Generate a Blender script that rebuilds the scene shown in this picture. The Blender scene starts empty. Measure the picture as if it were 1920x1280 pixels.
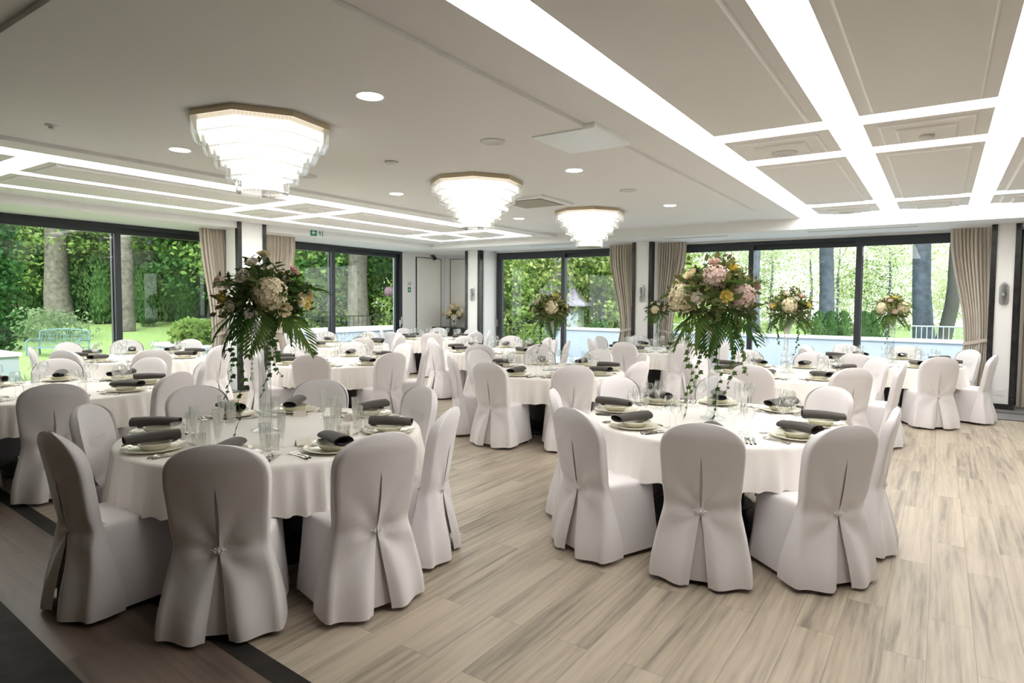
import bpy, math, random
from mathutils import Vector, Matrix
PI = math.pi
sin, cos = math.sin, math.cos
R = math.radians
random.seed(7)
SC = bpy.context.scene
COL = SC.collection

# ------------------------------------------------------------------ camera
F, YAW, PIT, ROL, CX, CY, H = 1168.65, R(33.991), R(2.851), R(.438), 975.3, 623.35, 1.6
def cam_axes():
    f = Vector((-sin(YAW), cos(YAW), 0)); r = Vector((cos(YAW), sin(YAW), 0)); u = Vector((0, 0, 1))
    f2 = f * cos(PIT) - u * sin(PIT); u2 = u * cos(PIT) + f * sin(PIT)
    return r * cos(ROL) + u2 * sin(ROL), u2 * cos(ROL) - r * sin(ROL), f2
CR, CU, CF = cam_axes()
def make_camera():
    cd = bpy.data.cameras.new('camera'); o = bpy.data.objects.new('camera', cd); COL.objects.link(o)
    m = Matrix((CR, CU, -CF)).transposed().to_4x4(); m.translation = Vector((0, 0, H)); o.matrix_world = m
    cd.sensor_fit = 'HORIZONTAL'; cd.sensor_width = 36; cd.lens = F / 1920 * 36
    cd.shift_x = (960 - CX) / 1920; cd.shift_y = (CY - 640) / 1920
    cd.clip_start = .05; cd.clip_end = 300
    SC.camera = o
make_camera()
def ray(px, py): return CR * ((px - CX) / F) - CU * ((py - CY) / F) + CF
def at(px, py, depth): return Vector((0, 0, H)) + ray(px, py) * depth          # a point of the place at that distance ahead
def onz(px, py, z): d = ray(px, py); return Vector((0, 0, H)) + d * ((z - H) / d.z)
def onx(px, py, x): d = ray(px, py); return Vector((0, 0, H)) + d * (x / d.x)
def ony(px, py, y): d = ray(px, py); return Vector((0, 0, H)) + d * (y / d.y)

# ------------------------------------------------------------------ materials
def nodes(name):
    m = bpy.data.materials.new(name); m.use_nodes = True; nt = m.node_tree; nt.nodes.clear()
    out = nt.nodes.new('ShaderNodeOutputMaterial')
    return m, nt, out
def L(nt, a, b): nt.links.new(a, b)
def pbr(name, col, rough=.5, metal=0., noise=None, bump=None, spec=None, sheen=0., trans=0., coat=0.):
    m, nt, out = nodes(name)
    b = nt.nodes.new('ShaderNodeBsdfPrincipled'); L(nt, b.outputs[0], out.inputs[0])
    b.inputs['Base Color'].default_value = (*col, 1); b.inputs['Roughness'].default_value = rough; b.inputs['Metallic'].default_value = metal
    if spec is not None: b.inputs['Specular IOR Level'].default_value = spec
    if sheen: b.inputs['Sheen Weight'].default_value = sheen; b.inputs['Sheen Roughness'].default_value = .5
    if coat: b.inputs['Coat Weight'].default_value = coat; b.inputs['Coat Roughness'].default_value = .1
    tc = nt.nodes.new('ShaderNodeTexCoord')
    if noise:
        sc, amt, col2 = noise
        n = nt.nodes.new('ShaderNodeTexNoise'); L(nt, tc.outputs['Object'], n.inputs['Vector'])
        n.inputs['Scale'].default_value = sc; n.inputs['Detail'].default_value = 6
        rp = nt.nodes.new('ShaderNodeMapRange'); rp.inputs[1].default_value = .35; rp.inputs[2].default_value = .7
        rp.inputs[3].default_value = 0; rp.inputs[4].default_value = amt
        L(nt, n.outputs['Fac'], rp.inputs[0])
        mx = nt.nodes.new('ShaderNodeMix'); mx.data_type = 'RGBA'
        mx.inputs[6].default_value = (*col, 1); mx.inputs[7].default_value = (*col2, 1)
        L(nt, rp.outputs[0], mx.inputs[0]); L(nt, mx.outputs[2], b.inputs['Base Color'])
    if bump:
        sc, st = bump
        n = nt.nodes.new('ShaderNodeTexNoise'); L(nt, tc.outputs['Object'], n.inputs['Vector']); n.inputs['Scale'].default_value = sc
        n.inputs['Detail'].default_value = 4
        bp = nt.nodes.new('ShaderNodeBump'); bp.inputs['Strength'].default_value = st; bp.inputs['Distance'].default_value = .01
        L(nt, n.outputs['Fac'], bp.inputs['Height']); L(nt, bp.outputs[0], b.inputs['Normal'])
    return m
def emit(name, col, st):
    m, nt, out = nodes(name); e = nt.nodes.new('ShaderNodeEmission'); e.inputs[0].default_value = (*col, 1); e.inputs[1].default_value = st
    L(nt, e.outputs[0], out.inputs[0]); return m
def leafmat(name, c1, c2, trans=.35):
    m, nt, out = nodes(name)
    tc = nt.nodes.new('ShaderNodeTexCoord'); n = nt.nodes.new('ShaderNodeTexNoise'); L(nt, tc.outputs['Object'], n.inputs['Vector'])
    n.inputs['Scale'].default_value = 2.2; n.inputs['Detail'].default_value = 5
    oi = nt.nodes.new('ShaderNodeObjectInfo')
    ad = nt.nodes.new('ShaderNodeMath'); ad.operation = 'MULTIPLY_ADD'; ad.inputs[1].default_value = .35; L(nt, oi.outputs['Random'], ad.inputs[0]); L(nt, n.outputs['Fac'], ad.inputs[2])
    rp = nt.nodes.new('ShaderNodeMapRange'); rp.inputs[1].default_value = .4; rp.inputs[2].default_value = .95; L(nt, ad.outputs[0], rp.inputs[0])
    mx = nt.nodes.new('ShaderNodeMix'); mx.data_type = 'RGBA'; mx.inputs[6].default_value = (*c1, 1); mx.inputs[7].default_value = (*c2, 1)
    L(nt, rp.outputs[0], mx.inputs[0])
    d = nt.nodes.new('ShaderNodeBsdfDiffuse'); t = nt.nodes.new('ShaderNodeBsdfTranslucent')
    L(nt, mx.outputs[2], d.inputs[0]); L(nt, mx.outputs[2], t.inputs[0])
    s = nt.nodes.new('ShaderNodeMixShader'); s.inputs[0].default_value = trans
    L(nt, d.outputs[0], s.inputs[1]); L(nt, t.outputs[0], s.inputs[2]); L(nt, s.outputs[0], out.inputs[0])
    return m
def thinglass(name, tint=(.97, .98, .98), edge=(.72, .75, .74), gl=.9, rough=.02, base=.04, white=0., graz=.7):
    """thin clear glass: passes light straight through, reflects more at grazing angles, darker at its rims"""
    m, nt, out = nodes(name)
    lw = nt.nodes.new('ShaderNodeLayerWeight'); lw.inputs[0].default_value = .35
    mc = nt.nodes.new('ShaderNodeMix'); mc.data_type = 'RGBA'; mc.inputs[6].default_value = (*tint, 1); mc.inputs[7].default_value = (*edge, 1)
    pw = nt.nodes.new('ShaderNodeMath'); pw.operation = 'POWER'; pw.inputs[1].default_value = 2.5; L(nt, lw.outputs['Facing'], pw.inputs[0]); L(nt, pw.outputs[0], mc.inputs[0])
    t = nt.nodes.new('ShaderNodeBsdfTransparent'); L(nt, mc.outputs[2], t.inputs[0])
    g = nt.nodes.new('ShaderNodeBsdfGlossy'); g.inputs[0].default_value = (gl, gl, gl, 1); g.inputs['Roughness'].default_value = rough
    lf = nt.nodes.new('ShaderNodeLayerWeight'); lf.inputs[0].default_value = .5
    p5 = nt.nodes.new('ShaderNodeMath'); p5.operation = 'POWER'; p5.inputs[1].default_value = 5; L(nt, lf.outputs['Facing'], p5.inputs[0])
    mr = nt.nodes.new('ShaderNodeMath'); mr.operation = 'MULTIPLY_ADD'; mr.inputs[1].default_value = graz; mr.inputs[2].default_value = base; L(nt, p5.outputs[0], mr.inputs[0])
    s = nt.nodes.new('ShaderNodeMixShader'); L(nt, mr.outputs[0], s.inputs[0]); L(nt, t.outputs[0], s.inputs[1]); L(nt, g.outputs[0], s.inputs[2])
    fin = s.outputs[0]
    if white:
        d = nt.nodes.new('ShaderNodeBsdfTranslucent'); d.inputs[0].default_value = (.95, .95, .93, 1)
        s2 = nt.nodes.new('ShaderNodeMixShader'); s2.inputs[0].default_value = white
        L(nt, fin, s2.inputs[1]); L(nt, d.outputs[0], s2.inputs[2]); fin = s2.outputs[0]
    L(nt, fin, out.inputs[0]); return m
def planks(name, light, mid, dark, rowh, length, along_y, rot=0., rough=.42, contrast=1.):
    """wood-look vinyl planks: running bond, tone per plank, long streaks and fine grain"""
    m, nt, out = nodes(name)
    b = nt.nodes.new('ShaderNodeBsdfPrincipled'); L(nt, b.outputs[0], out.inputs[0]); b.inputs['Roughness'].default_value = rough
    tc = nt.nodes.new('ShaderNodeTexCoord'); mp = nt.nodes.new('ShaderNodeMapping'); L(nt, tc.outputs['Object'], mp.inputs[0])
    mp.inputs['Rotation'].default_value = (0, 0, (R(-90) if along_y else 0) + rot)
    br = nt.nodes.new('ShaderNodeTexBrick'); L(nt, mp.outputs[0], br.inputs['Vector'])
    br.offset = .37; br.inputs['Scale'].default_value = 1; br.inputs['Brick Width'].default_value = length; br.inputs['Row Height'].default_value = rowh
    br.inputs['Mortar Size'].default_value = .0012; br.inputs['Mortar Smooth'].default_value = .3; br.inputs['Bias'].default_value = 0
    br.inputs['Color1'].default_value = (0, 0, 0, 1); br.inputs['Color2'].default_value = (1, 1, 1, 1); br.inputs['Mortar'].default_value = (.2, .2, .2, 1)
    sv = nt.nodes.new('ShaderNodeVectorMath'); sv.operation = 'MULTIPLY'; sv.inputs[1].default_value = (.42, 5.5, 1); L(nt, mp.outputs[0], sv.inputs[0])
    of = nt.nodes.new('ShaderNodeVectorMath'); of.operation = 'MULTIPLY_ADD'; of.inputs[1].default_value = (7, 3, 0); L(nt, br.outputs['Color'], of.inputs[0]); L(nt, sv.outputs[0], of.inputs[2])
    n1 = nt.nodes.new('ShaderNodeTexNoise'); n1.inputs['Scale'].default_value = 1.5; n1.inputs['Detail'].default_value = 5; n1.inputs['Roughness'].default_value = .6; n1.inputs['Distortion'].default_value = .6; L(nt, of.outputs[0], n1.inputs['Vector'])
    sv2 = nt.nodes.new('ShaderNodeVectorMath'); sv2.operation = 'MULTIPLY'; sv2.inputs[1].default_value = (3, 60, 1); L(nt, mp.outputs[0], sv2.inputs[0])
    n2 = nt.nodes.new('ShaderNodeTexNoise'); n2.inputs['Scale'].default_value = 1.2; n2.inputs['Detail'].default_value = 3; L(nt, sv2.outputs[0], n2.inputs['Vector'])
    wv = nt.nodes.new('ShaderNodeTexWave'); wv.wave_type = 'RINGS'; wv.inputs['Scale'].default_value = 1.1; wv.inputs['Distortion'].default_value = 9; wv.inputs['Detail'].default_value = 2; L(nt, of.outputs[0], wv.inputs['Vector'])
    def mth(op, a, bb, v=None):
        q = nt.nodes.new('ShaderNodeMath'); q.operation = op
        for i, x in enumerate((a, bb)):
            if isinstance(x, (int, float)): q.inputs[i].default_value = x
            else: L(nt, x, q.inputs[i])
        return q.outputs[0]
    f = mth('ADD', mth('MULTIPLY', n1.outputs['Fac'], 1.15), mth('MULTIPLY', n2.outputs['Fac'], .32))
    f = mth('ADD', f, mth('MULTIPLY', wv.outputs['Fac'], .09))
    f = mth('ADD', f, mth('MULTIPLY', br.outputs['Color'], .2 * contrast))
    cr = nt.nodes.new('ShaderNodeValToRGB'); e = cr.color_ramp.elements
    e[0].position = .58; e[0].color = (*dark, 1); e[1].position = 1.08 if False else 1.0; e[1].color = (*light, 1)
    el = cr.color_ramp.elements.new(.76); el.color = (*mid, 1)
    L(nt, f, cr.inputs[0])
    mx = nt.nodes.new('ShaderNodeMix'); mx.data_type = 'RGBA'; L(nt, br.outputs['Fac'], mx.inputs[0]); L(nt, cr.outputs[0], mx.inputs[6])
    mx.inputs[7].default_value = (dark[0] * .85, dark[1] * .85, dark[2] * .85, 1)
    L(nt, mx.outputs[2], b.inputs['Base Color'])
    bp = nt.nodes.new('ShaderNodeBump'); bp.inputs['Strength'].default_value = .12; bp.inputs['Distance'].default_value = .004; L(nt, n2.outputs['Fac'], bp.inputs['Height']); L(nt, bp.outputs[0], b.inputs['Normal'])
    return m

M = dict(
    cover=pbr('chair_cover_fabric', (.80, .775, .79), .85, sheen=.25, bump=(4, .6)),
    pleat=pbr('pleat_fabric', (.80, .775, .79), .9),
    cloth=pbr('tablecloth_fabric', (.87, .84, .80), .8, sheen=.2, bump=(6, .5)),
    napkin=pbr('charcoal_napkin', (.056, .047, .043), .75, sheen=.2, bump=(260, .12)),
    china=pbr('cream_china', (.80, .78, .66), .12, spec=.6),
    steel=pbr('polished_steel', (.62, .60, .57), .16, 1.),
    chrome=pbr('brushed_chrome', (.6, .6, .6), .28, 1.),
    dark=pbr('table_leg_black', (.035, .034, .036), .5),
    darkcol=pbr('table_base_grey', (.10, .10, .11), .5),
    foot=pbr('chair_foot_black', (.02, .02, .02), .4),
    ceil=pbr('ceiling_paint', (.85, .848, .84), .9),
    ceil2=pbr('ceiling_panel_paint', (.83, .822, .81), .9),
    wall=pbr('wall_white', (.88, .875, .86), .85),
    wallp=pbr('panel_fabric', (.86, .83, .78), .9, noise=(30, .25, (.78, .75, .69))),
    wood=pbr('niche_pale', (.72, .69, .62), .8),
    trimblk=pbr('trim_black_stone', (.012, .012, .013), .25, noise=(8, .35, (.06, .055, .05))),
    frame=pbr('window_frame_anthracite', (.028, .032, .040), .45),
    curtain=pbr('curtain_taupe', (.58, .52, .44), .85, sheen=.3, bump=(200, .08)),
    black=pbr('matt_black', (.012, .012, .012), .5),
    console=pbr('console_black', (.015, .014, .015), .25),
    green=pbr('sign_green', (.0, .22, .12), .4), white=pbr('plain_white', (.85, .85, .85), .5), offw=pbr('speaker_white', (.70, .70, .68), .7),
    greyp=pbr('plastic_grey', (.38, .38, .37), .6), acgrey=pbr('ac_grille_beige', (.42, .40, .33), .7),
    brass=pbr('chandelier_gold', (.60, .50, .35), .3, .8),
    card=pbr('card_ivory', (.85, .80, .70), .7), folder=pbr('folder_pale_blue', (.55, .66, .76), .15, coat=.5),
    petal=pbr('petal_ivory', (.76, .68, .47), .8), petalw=pbr('petal_white', (.80, .76, .66), .8), petaly=pbr('petal_yellow', (.70, .58, .16), .8), petalp=pbr('petal_blush', (.70, .53, .46), .8),
    leaf=leafmat('bouquet_leaf', (.06, .095, .035), (.19, .23, .09), .3), leafl=leafmat('bouquet_leaf_olive', (.14, .15, .05), (.30, .29, .12), .25), frond=leafmat('palm_frond_leaf', (.04, .10, .025), (.13, .20, .05), .3),
    ivy=leafmat('ivy_leaf', (.04, .10, .03), (.14, .22, .07), .3), stem=pbr('green_stem', (.10, .13, .05), .7),
    grass=pbr('lawn', (.17, .27, .06), .9, noise=(9, .9, (.27, .36, .13)), bump=(40, .8)),
    bark=pbr('bark_pale', (.15, .14, .11), .9, noise=(7, .9, (.06, .058, .045)), bump=(14, 1.)),
    barkd=pbr('bark_blue_grey', (.095, .115, .15), .9, noise=(6, .8, (.045, .055, .075)), bump=(14, 1.)),
    barkk=pbr('bark_dark', (.06, .06, .055), .9, bump=(14, 1.)),
    terr=pbr('terrace_render', (.43, .48, .55), .8, noise=(3, .5, (.37, .43, .50))), cope=pbr('terrace_coping', (.74, .78, .80), .7),
    pave=pbr('terrace_paving', (.56, .60, .62), .7, noise=(1.5, .5, (.48, .52, .55))), gravel=pbr('white_gravel', (.72, .76, .62), .9, noise=(30, .9, (.40, .50, .25))),
    brick=pbr('outside_brick', (.26, .32, .38), .8), bench=pbr('bench_blue_grey', (.13, .22, .25), .5), rail=pbr('railing_grey', (.40, .47, .50), .5),
    slate=pbr('roof_slate', (.30, .28, .36), .8, noise=(6, .8, (.42, .38, .48))), lamp=pbr('lamp_post_green', (.07, .10, .10), .5), lampg=pbr('lamp_glass_pale', (.30, .35, .37), .3),
    pot=pbr('outdoor_black', (.02, .02, .02), .6),
)
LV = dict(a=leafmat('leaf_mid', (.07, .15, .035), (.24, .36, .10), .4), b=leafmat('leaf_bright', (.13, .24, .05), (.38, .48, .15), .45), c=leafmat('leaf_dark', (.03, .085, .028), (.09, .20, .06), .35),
          d=leafmat('leaf_pale_overexposed', (.40, .46, .28), (.64, .68, .50), .5), g=leafmat('leaf_silver', (.20, .29, .14), (.40, .50, .28), .4), e=leafmat('leaf_yellow', (.32, .38, .12), (.58, .60, .28), .5), f=leafmat('leaf_thuja', (.05, .115, .045), (.15, .25, .09), .3))  # pale and yellow leaves lightened to carry the overexposure in their colour
M['lowbounce'] = pbr('unseen_wall_low_bounce', (.10, .07, .05), .5, noise=(3, .6, (.06, .042, .03)))  # dark brown made up for the unseen walls, to cut bounced light
M['hatch'] = pbr('hatch_white_enamel', (.93, .96, .98), .35)
M['vase'] = thinglass('vase_glass', (.97, .98, .98), (.66, .70, .71), .9, .02, .08)
M['frost'] = thinglass('vase_frosted_cup', (.92, .90, .90), (.6, .6, .6), .9, .2, .06, .5)
M['glass'] = thinglass('drinking_glass', (.98, .985, .98), (.66, .67, .66), 1., .015, .07)
M['cut'] = thinglass('cut_crystal', (.965, .97, .96), (.78, .78, .75), 1., .03, .15, .05)
M['pane'] = thinglass('window_pane', (.96, .98, .97), (.94, .96, .95), .9, 0., .02, 0., .5)
M['crystal'] = thinglass('chandelier_crystal', (.93, .93, .92), (.30, .30, .30), 1., .03, .14, .06)
E_STRIP, E_CHAND, E_DOWN = 6.5, 1.4, 14.0
M['strip'] = emit('luminous_ceiling', (1, .968, .92), E_STRIP)
M['led'] = emit('chandelier_lamp', (1, .965, .90), E_CHAND)
M['down'] = emit('downlight_lamp', (1, .95, .88), E_DOWN)
M['floor'] = planks('floor_grey_oak', (.475, .41, .322), (.352, .298, .23), (.195, .165, .132), .185, 1.25, True, contrast=.6)
M['border'] = planks('floor_border_brown', (.175, .132, .104), (.135, .102, .08), (.088, .066, .053), .6, 1.6, False, R(3), contrast=.5)
M['bordergrey'] = planks('floor_border_grey', (.23, .22, .22), (.18, .17, .17), (.12, .11, .11), .32, 1.6, False, contrast=.5)
M['bordergreyy'] = planks('floor_border_grey_side', (.23, .22, .22), (.18, .17, .17), (.12, .11, .11), .32, 1.6, True, contrast=.5)
M['band'] = pbr('floor_dark_band', (.022, .020, .018), .7, spec=.2, noise=(6, .5, (.06, .055, .05)))

# ------------------------------------------------------------------ mesh helper
class MB:
    def __init__(s): s.v = []; s.f = []
    def add(s, vs, fs, mtx=None):
        n = len(s.v)
        if mtx is not None: vs = [mtx @ Vector(v) for v in vs]
        s.v += [tuple(v) for v in vs]; s.f += [tuple(i + n for i in f) for f in fs]; return s
    def merge(s, o, mtx=None): return s.add(o.v, o.f, mtx)
    def box(s, x0, x1, y0, y1, z0, z1, mtx=None):
        v = [(x, y, z) for z in (z0, z1) for y in (y0, y1) for x in (x0, x1)]
        return s.add(v, [(0, 2, 3, 1), (4, 5, 7, 6), (0, 1, 5, 4), (2, 6, 7, 3), (0, 4, 6, 2), (1, 3, 7, 5)], mtx)
    def grid(s, rows, closed=False, mtx=None):
        nr, nc = len(rows), len(rows[0]); v = [p for r in rows for p in r]; f = []
        for i in range(nr - 1):
            for j in range(nc if closed else nc - 1):
                k = (j + 1) % nc
                f.append((i * nc + j, i * nc + k, (i + 1) * nc + k, (i + 1) * nc + j))
        return s.add(v, f, mtx)
    def lathe(s, prof, n=24, mtx=None, ripple=None):
        rows = []
        for r, z in prof:
            rows.append([((r + (ripple(a, z) if ripple else 0)) * cos(a), (r + (ripple(a, z) if ripple else 0)) * sin(a), z) for a in [2 * PI * k / n for k in range(n)]])
        return s.grid(rows, True, mtx)
    def disc(s, r, z, n=24, mtx=None, c=(0, 0)):
        v = [(c[0] + r * cos(2 * PI * k / n), c[1] + r * sin(2 * PI * k / n), z) for k in range(n)]
        return s.add(v, [tuple(range(n))], mtx)
    def cyl(s, r, z0, z1, n=16, c=(0, 0), r2=None):
        r2 = r if r2 is None else r2
        rows = [[(c[0] + q * cos(2 * PI * k / n), c[1] + q * sin(2 * PI * k / n), z) for k in range(n)] for q, z in ((r, z0), (r2, z1))]
        s.grid(rows, True); s.disc(r, z0, n, c=c); s.disc(r2, z1, n, c=c); return s
    def tube(s, pts, rad, n=6):
        pts = [Vector(p) for p in pts]; rows = []
        for i, p in enumerate(pts):
            t = (pts[min(i + 1, len(pts) - 1)] - pts[max(i - 1, 0)]).normalized()
            a = t.orthogonal().normalized() if i == 0 else (a - t * a.dot(t)).normalized()
            b = t.cross(a); r = rad[i] if isinstance(rad, (list, tuple)) else rad
            rows.append([tuple(p + (a * cos(2 * PI * k / n) + b * sin(2 * PI * k / n)) * r) for k in range(n)])
        s.grid(rows, True); k = len(s.v); s.f.append(tuple(range(k - n, k))); return s
    def prism(s, pts, z0, z1):
        n = len(pts); v = [(*p, z0) for p in pts] + [(*p, z1) for p in pts]
        return s.add(v, [tuple(range(n))[::-1], tuple(range(n, 2 * n))] + [(i, (i + 1) % n, n + (i + 1) % n, n + i) for i in range(n)])
    def ball(s, r, c=(0, 0, 0), nu=10, nv=6, sq=(1, 1, 1)):
        rows = [[(c[0] + sq[0] * r * sin(PI * i / nv) * cos(2 * PI * j / nu), c[1] + sq[1] * r * sin(PI * i / nv) * sin(2 * PI * j / nu), c[2] + sq[2] * r * cos(PI * i / nv)) for j in range(nu)] for i in range(nv + 1)]
        return s.grid(rows, True)
    def mesh(s, name, mat, smooth=40):
        me = bpy.data.meshes.new(name); me.from_pydata(s.v, [], s.f)
        me.materials.append(mat)
        if smooth:
            me.shade_smooth()
            if smooth < 180: me.set_sharp_from_angle(angle=R(smooth))
        me.update(); return me
    def build(s, name, mat, parent=None, smooth=40, loc=None, rz=0):
        o = bpy.data.objects.new(name, s.mesh(name, mat, smooth)); COL.objects.link(o)
        if parent is not None: o.parent = parent
        if loc is not None: o.location = loc
        if rz: o.rotation_euler.z = rz
        return o
def tag(o, label, cat, group=None):
    o['label'] = label; o['category'] = cat
    if group: o['group'] = group
    return o
def thing(name, label, cat, loc=(0, 0, 0), rz=0, group=None):
    o = bpy.data.objects.new(name, None); COL.objects.link(o); o.location = loc; o.rotation_euler.z = rz; o.empty_display_size = .1
    return tag(o, label, cat, group)
def struct(o): o['kind'] = 'structure'; return o
def copy_tree(o, parent=None):
    c = o.copy(); COL.objects.link(c)
    if parent is not None: c.parent = parent
    for ch in KIDS.get(o.name, ()): copy_tree(ch, c)
    return c
KIDS = {}
def kids(o):
    KIDS[o.name] = [c for c in o.children]
    for c in o.children: kids(c)
class Proto:
    """builds a kind once; the first call places the built one, later calls place copies of it and of its parts"""
    def __init__(s, make): s.make = make; s.p = None; s.used = False
    def put(s, loc, rz, label, cat, group=None, rot=None, scale=None):
        if s.p is None: s.p = s.make(); kids(s.p); o = s.p
        else: o = copy_tree(s.p)
        o.location = loc; o.rotation_euler = rot if rot else (0, 0, rz)
        if scale: o.scale = (scale,) * 3 if isinstance(scale, (int, float)) else scale
        return tag(o, label, cat, group)
def bare(name): 
    o = bpy.data.objects.new(name, None); COL.objects.link(o); o.empty_display_size = .1; return o

# ------------------------------------------------------------------ room shell
XL, YW, YN = -11.4, 12.7, 13.19                   # left glazing line, far glazing line, back of the corner niche
YP, XP = 12.05, -10.16                            # far pillar faces, left pillar face
ZS, ZC, ZB, ZL = 2.836, 3.02, 2.985, 2.95         # soffit underside, right coffers, ceiling field, left coffers
XR, YB = 5.6, -4.0
def bx(name, mat, *d, smooth=0, kind=True):
    o = MB().box(*d).build(name, M[mat], smooth=smooth)
    if kind: struct(o)
    return o
def poly(name, mat, pts, z0, z1): return struct(MB().prism(pts, z0, z1).build(name, M[mat], smooth=0))
# floor: main field, then the inlaid borders
poly('floor', 'floor', [(XL - .3, YB), (XR, YB), (XR, YN + .1), (XL - .3, YN + .1)], -.2, 0)
def yb(x, y0): return y0 - .052 * (x + 2.2)
poly('floor_border', 'border', [(XL, YB), (XR, YB), (XR, yb(XR, 1.52)), (-9.9, yb(-9.9, 1.52)), (-9.9, YB + 6), (XL, YB + 6)], 0, .002)
poly('floor_border', 'band', [(-9.9, yb(-9.9, 1.52)), (XR, yb(XR, 1.52)), (XR, yb(XR, 1.62)), (-9.9, yb(-9.9, 1.62))], .0005, .003)
poly('floor_border', 'band', [(-9.9, yb(-9.9, .80)), (XR, yb(XR, .80)), (XR, yb(XR, 1.04)), (-9.9, yb(-9.9, 1.04))], .0005, .003)
poly('floor_border', 'bordergrey', [(XL + 1.39, 10.98), (XR, 10.98), (XR, YN), (XL + 1.39, YN)], 0, .002)
poly('floor_border', 'bordergreyy', [(XL, 2.3), (XL + 1.37, 2.3), (XL + 1.37, YN), (XL, YN)], 0, .002)
for d in ((XL + 1.39, XR, 10.93, 10.99), (XL + 1.39, XR, 11.62, 11.68), (XL + 1.34, XL + 1.40, 2.3, 11), (XL + .86, XL + .92, 2.3, 11)):
    bx('floor_border', 'band', *d, .0006, .004)
# walls
def rect_wall(name, axis, pos, a0, a1, z0, z1, th=.14):
    d = (pos, pos + th, a0, a1, z0, z1) if axis == 'x' else (a0, a1, pos, pos + th, z0, z1)
    return bx(name, 'wall', *d)
ZWL, ZWF = 2.84, 2.80
rect_wall('wall_left', 'x', XL - .3, YB, YN + .14, ZWL, 3.2, .3)
rect_wall('wall_left', 'x', XL - .3, YB, .2, 0, ZWL, .3)
rect_wall('wall_left', 'x', XL - .3, 6.75, 8.0, 0, ZWL, .3)
rect_wall('wall_left', 'x', XL - .3, 11.49, YN + .14, 0, ZWL, .3)
rect_wall('wall_back', 'y', YN, XL - .3, -9.73, 0, 3.2)
rect_wall('wall_back', 'y', YW - .02, -9.73, XR, ZWF, 3.2, .3)
rect_wall('wall_back', 'y', YW - .02, -9.73, -9.34, 0, ZWF, .3)
rect_wall('wall_back', 'y', YW - .02, -5.56, -4.86, 0, ZWF, .3)
rect_wall('wall_back', 'y', YW - .02, .6, 1.0, 0, ZWF, .3)
bx('wall_right', 'lowbounce', XR, XR + .14, YB, YN + .1, 0, 3.2)  # out of view; darkened so less light bounces to the near end
bx('wall_front', 'lowbounce', XL - .3, XR + .14, YB - .14, YB, 0, 3.2)
# soffits (dropped beams along both glazed walls)
bx('ceiling_soffit', 'ceil', XL, XP, YB, YN, ZS, 3.2)
bx('ceiling_soffit', 'ceil', XP, XR, 11.27, YN, ZS, 3.2)
# pillars with black stone edge trims and baseboard
def pillar_far(x0, x1):
    bx('wall_pillar', 'wall', x0, x1, YP, YW + .1, 0, ZS)
    for x in (x0 - .005, x1 - .065): bx('trim_pillar', 'trimblk', x, x + .07, YP - .025, YP + .12, 0, ZS - .002)
    bx('baseboard_pillar', 'trimblk', x0 + .066, x1 - .066, YP - .02, YP + .02, 0, .085)
for x0, x1 in ((-9.76, -9.31), (-5.32, -4.90), (.615, .965)): pillar_far(x0, x1)
bx('wall_pillar', 'wall', XP - .35, XP + .012, 6.27, 6.81, 0, ZL - .001)
for y in (6.265, 6.745): bx('trim_pillar', 'trimblk', XP - .06, XP + .03, y, y + .07, 0, ZL - .002)
bx('baseboard_pillar', 'trimblk', XP - .02, XP + .026, 6.336, 6.744, 0, .085)
o = MB().box(XP + .012, XP + .022, 6.46, 6.66, .72, .98).build('access_flap', M['white'], smooth=0); tag(o, 'small white access flap set in the white pillar between the garden windows', 'flap')
# reveal beside the terrace window and niche panels
bx('wall_reveal', 'wall', -9.34, -9.27, YP + .13, YW, 0, ZS)
def panel(name, axis, pos, a0, a1, z0, z1):
    t = .012
    if axis == 'x': struct(MB().box(pos, pos + .02, a0, a1, z0, z1).build(name, M['wallp'], smooth=0)); fr = [(pos, pos + .03, a0 - t, a0, z0, z1), (pos, pos + .03, a1, a1 + t, z0, z1), (pos, pos + .03, a0 - t, a1 + t, z1, z1 + t)]
    else: struct(MB().box(a0, a1, pos - .02, pos, z0, z1).build(name, M['wallp'], smooth=0)); fr = [(a0 - t, a0, pos - .03, pos, z0, z1), (a1, a1 + t, pos - .03, pos, z0, z1), (a0 - t, a1 + t, pos - .03, pos, z1, z1 + t)]
    b = MB()
    for d in fr: b.box(*d)
    struct(b.build('trim_panel', M['trimblk'], smooth=0))
panel('wall_panel', 'x', XL, 12.02, 12.97, .05, 2.73)
panel('wall_panel', 'y', YN, -11.20, -9.80, .05, 2.73)

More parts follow.
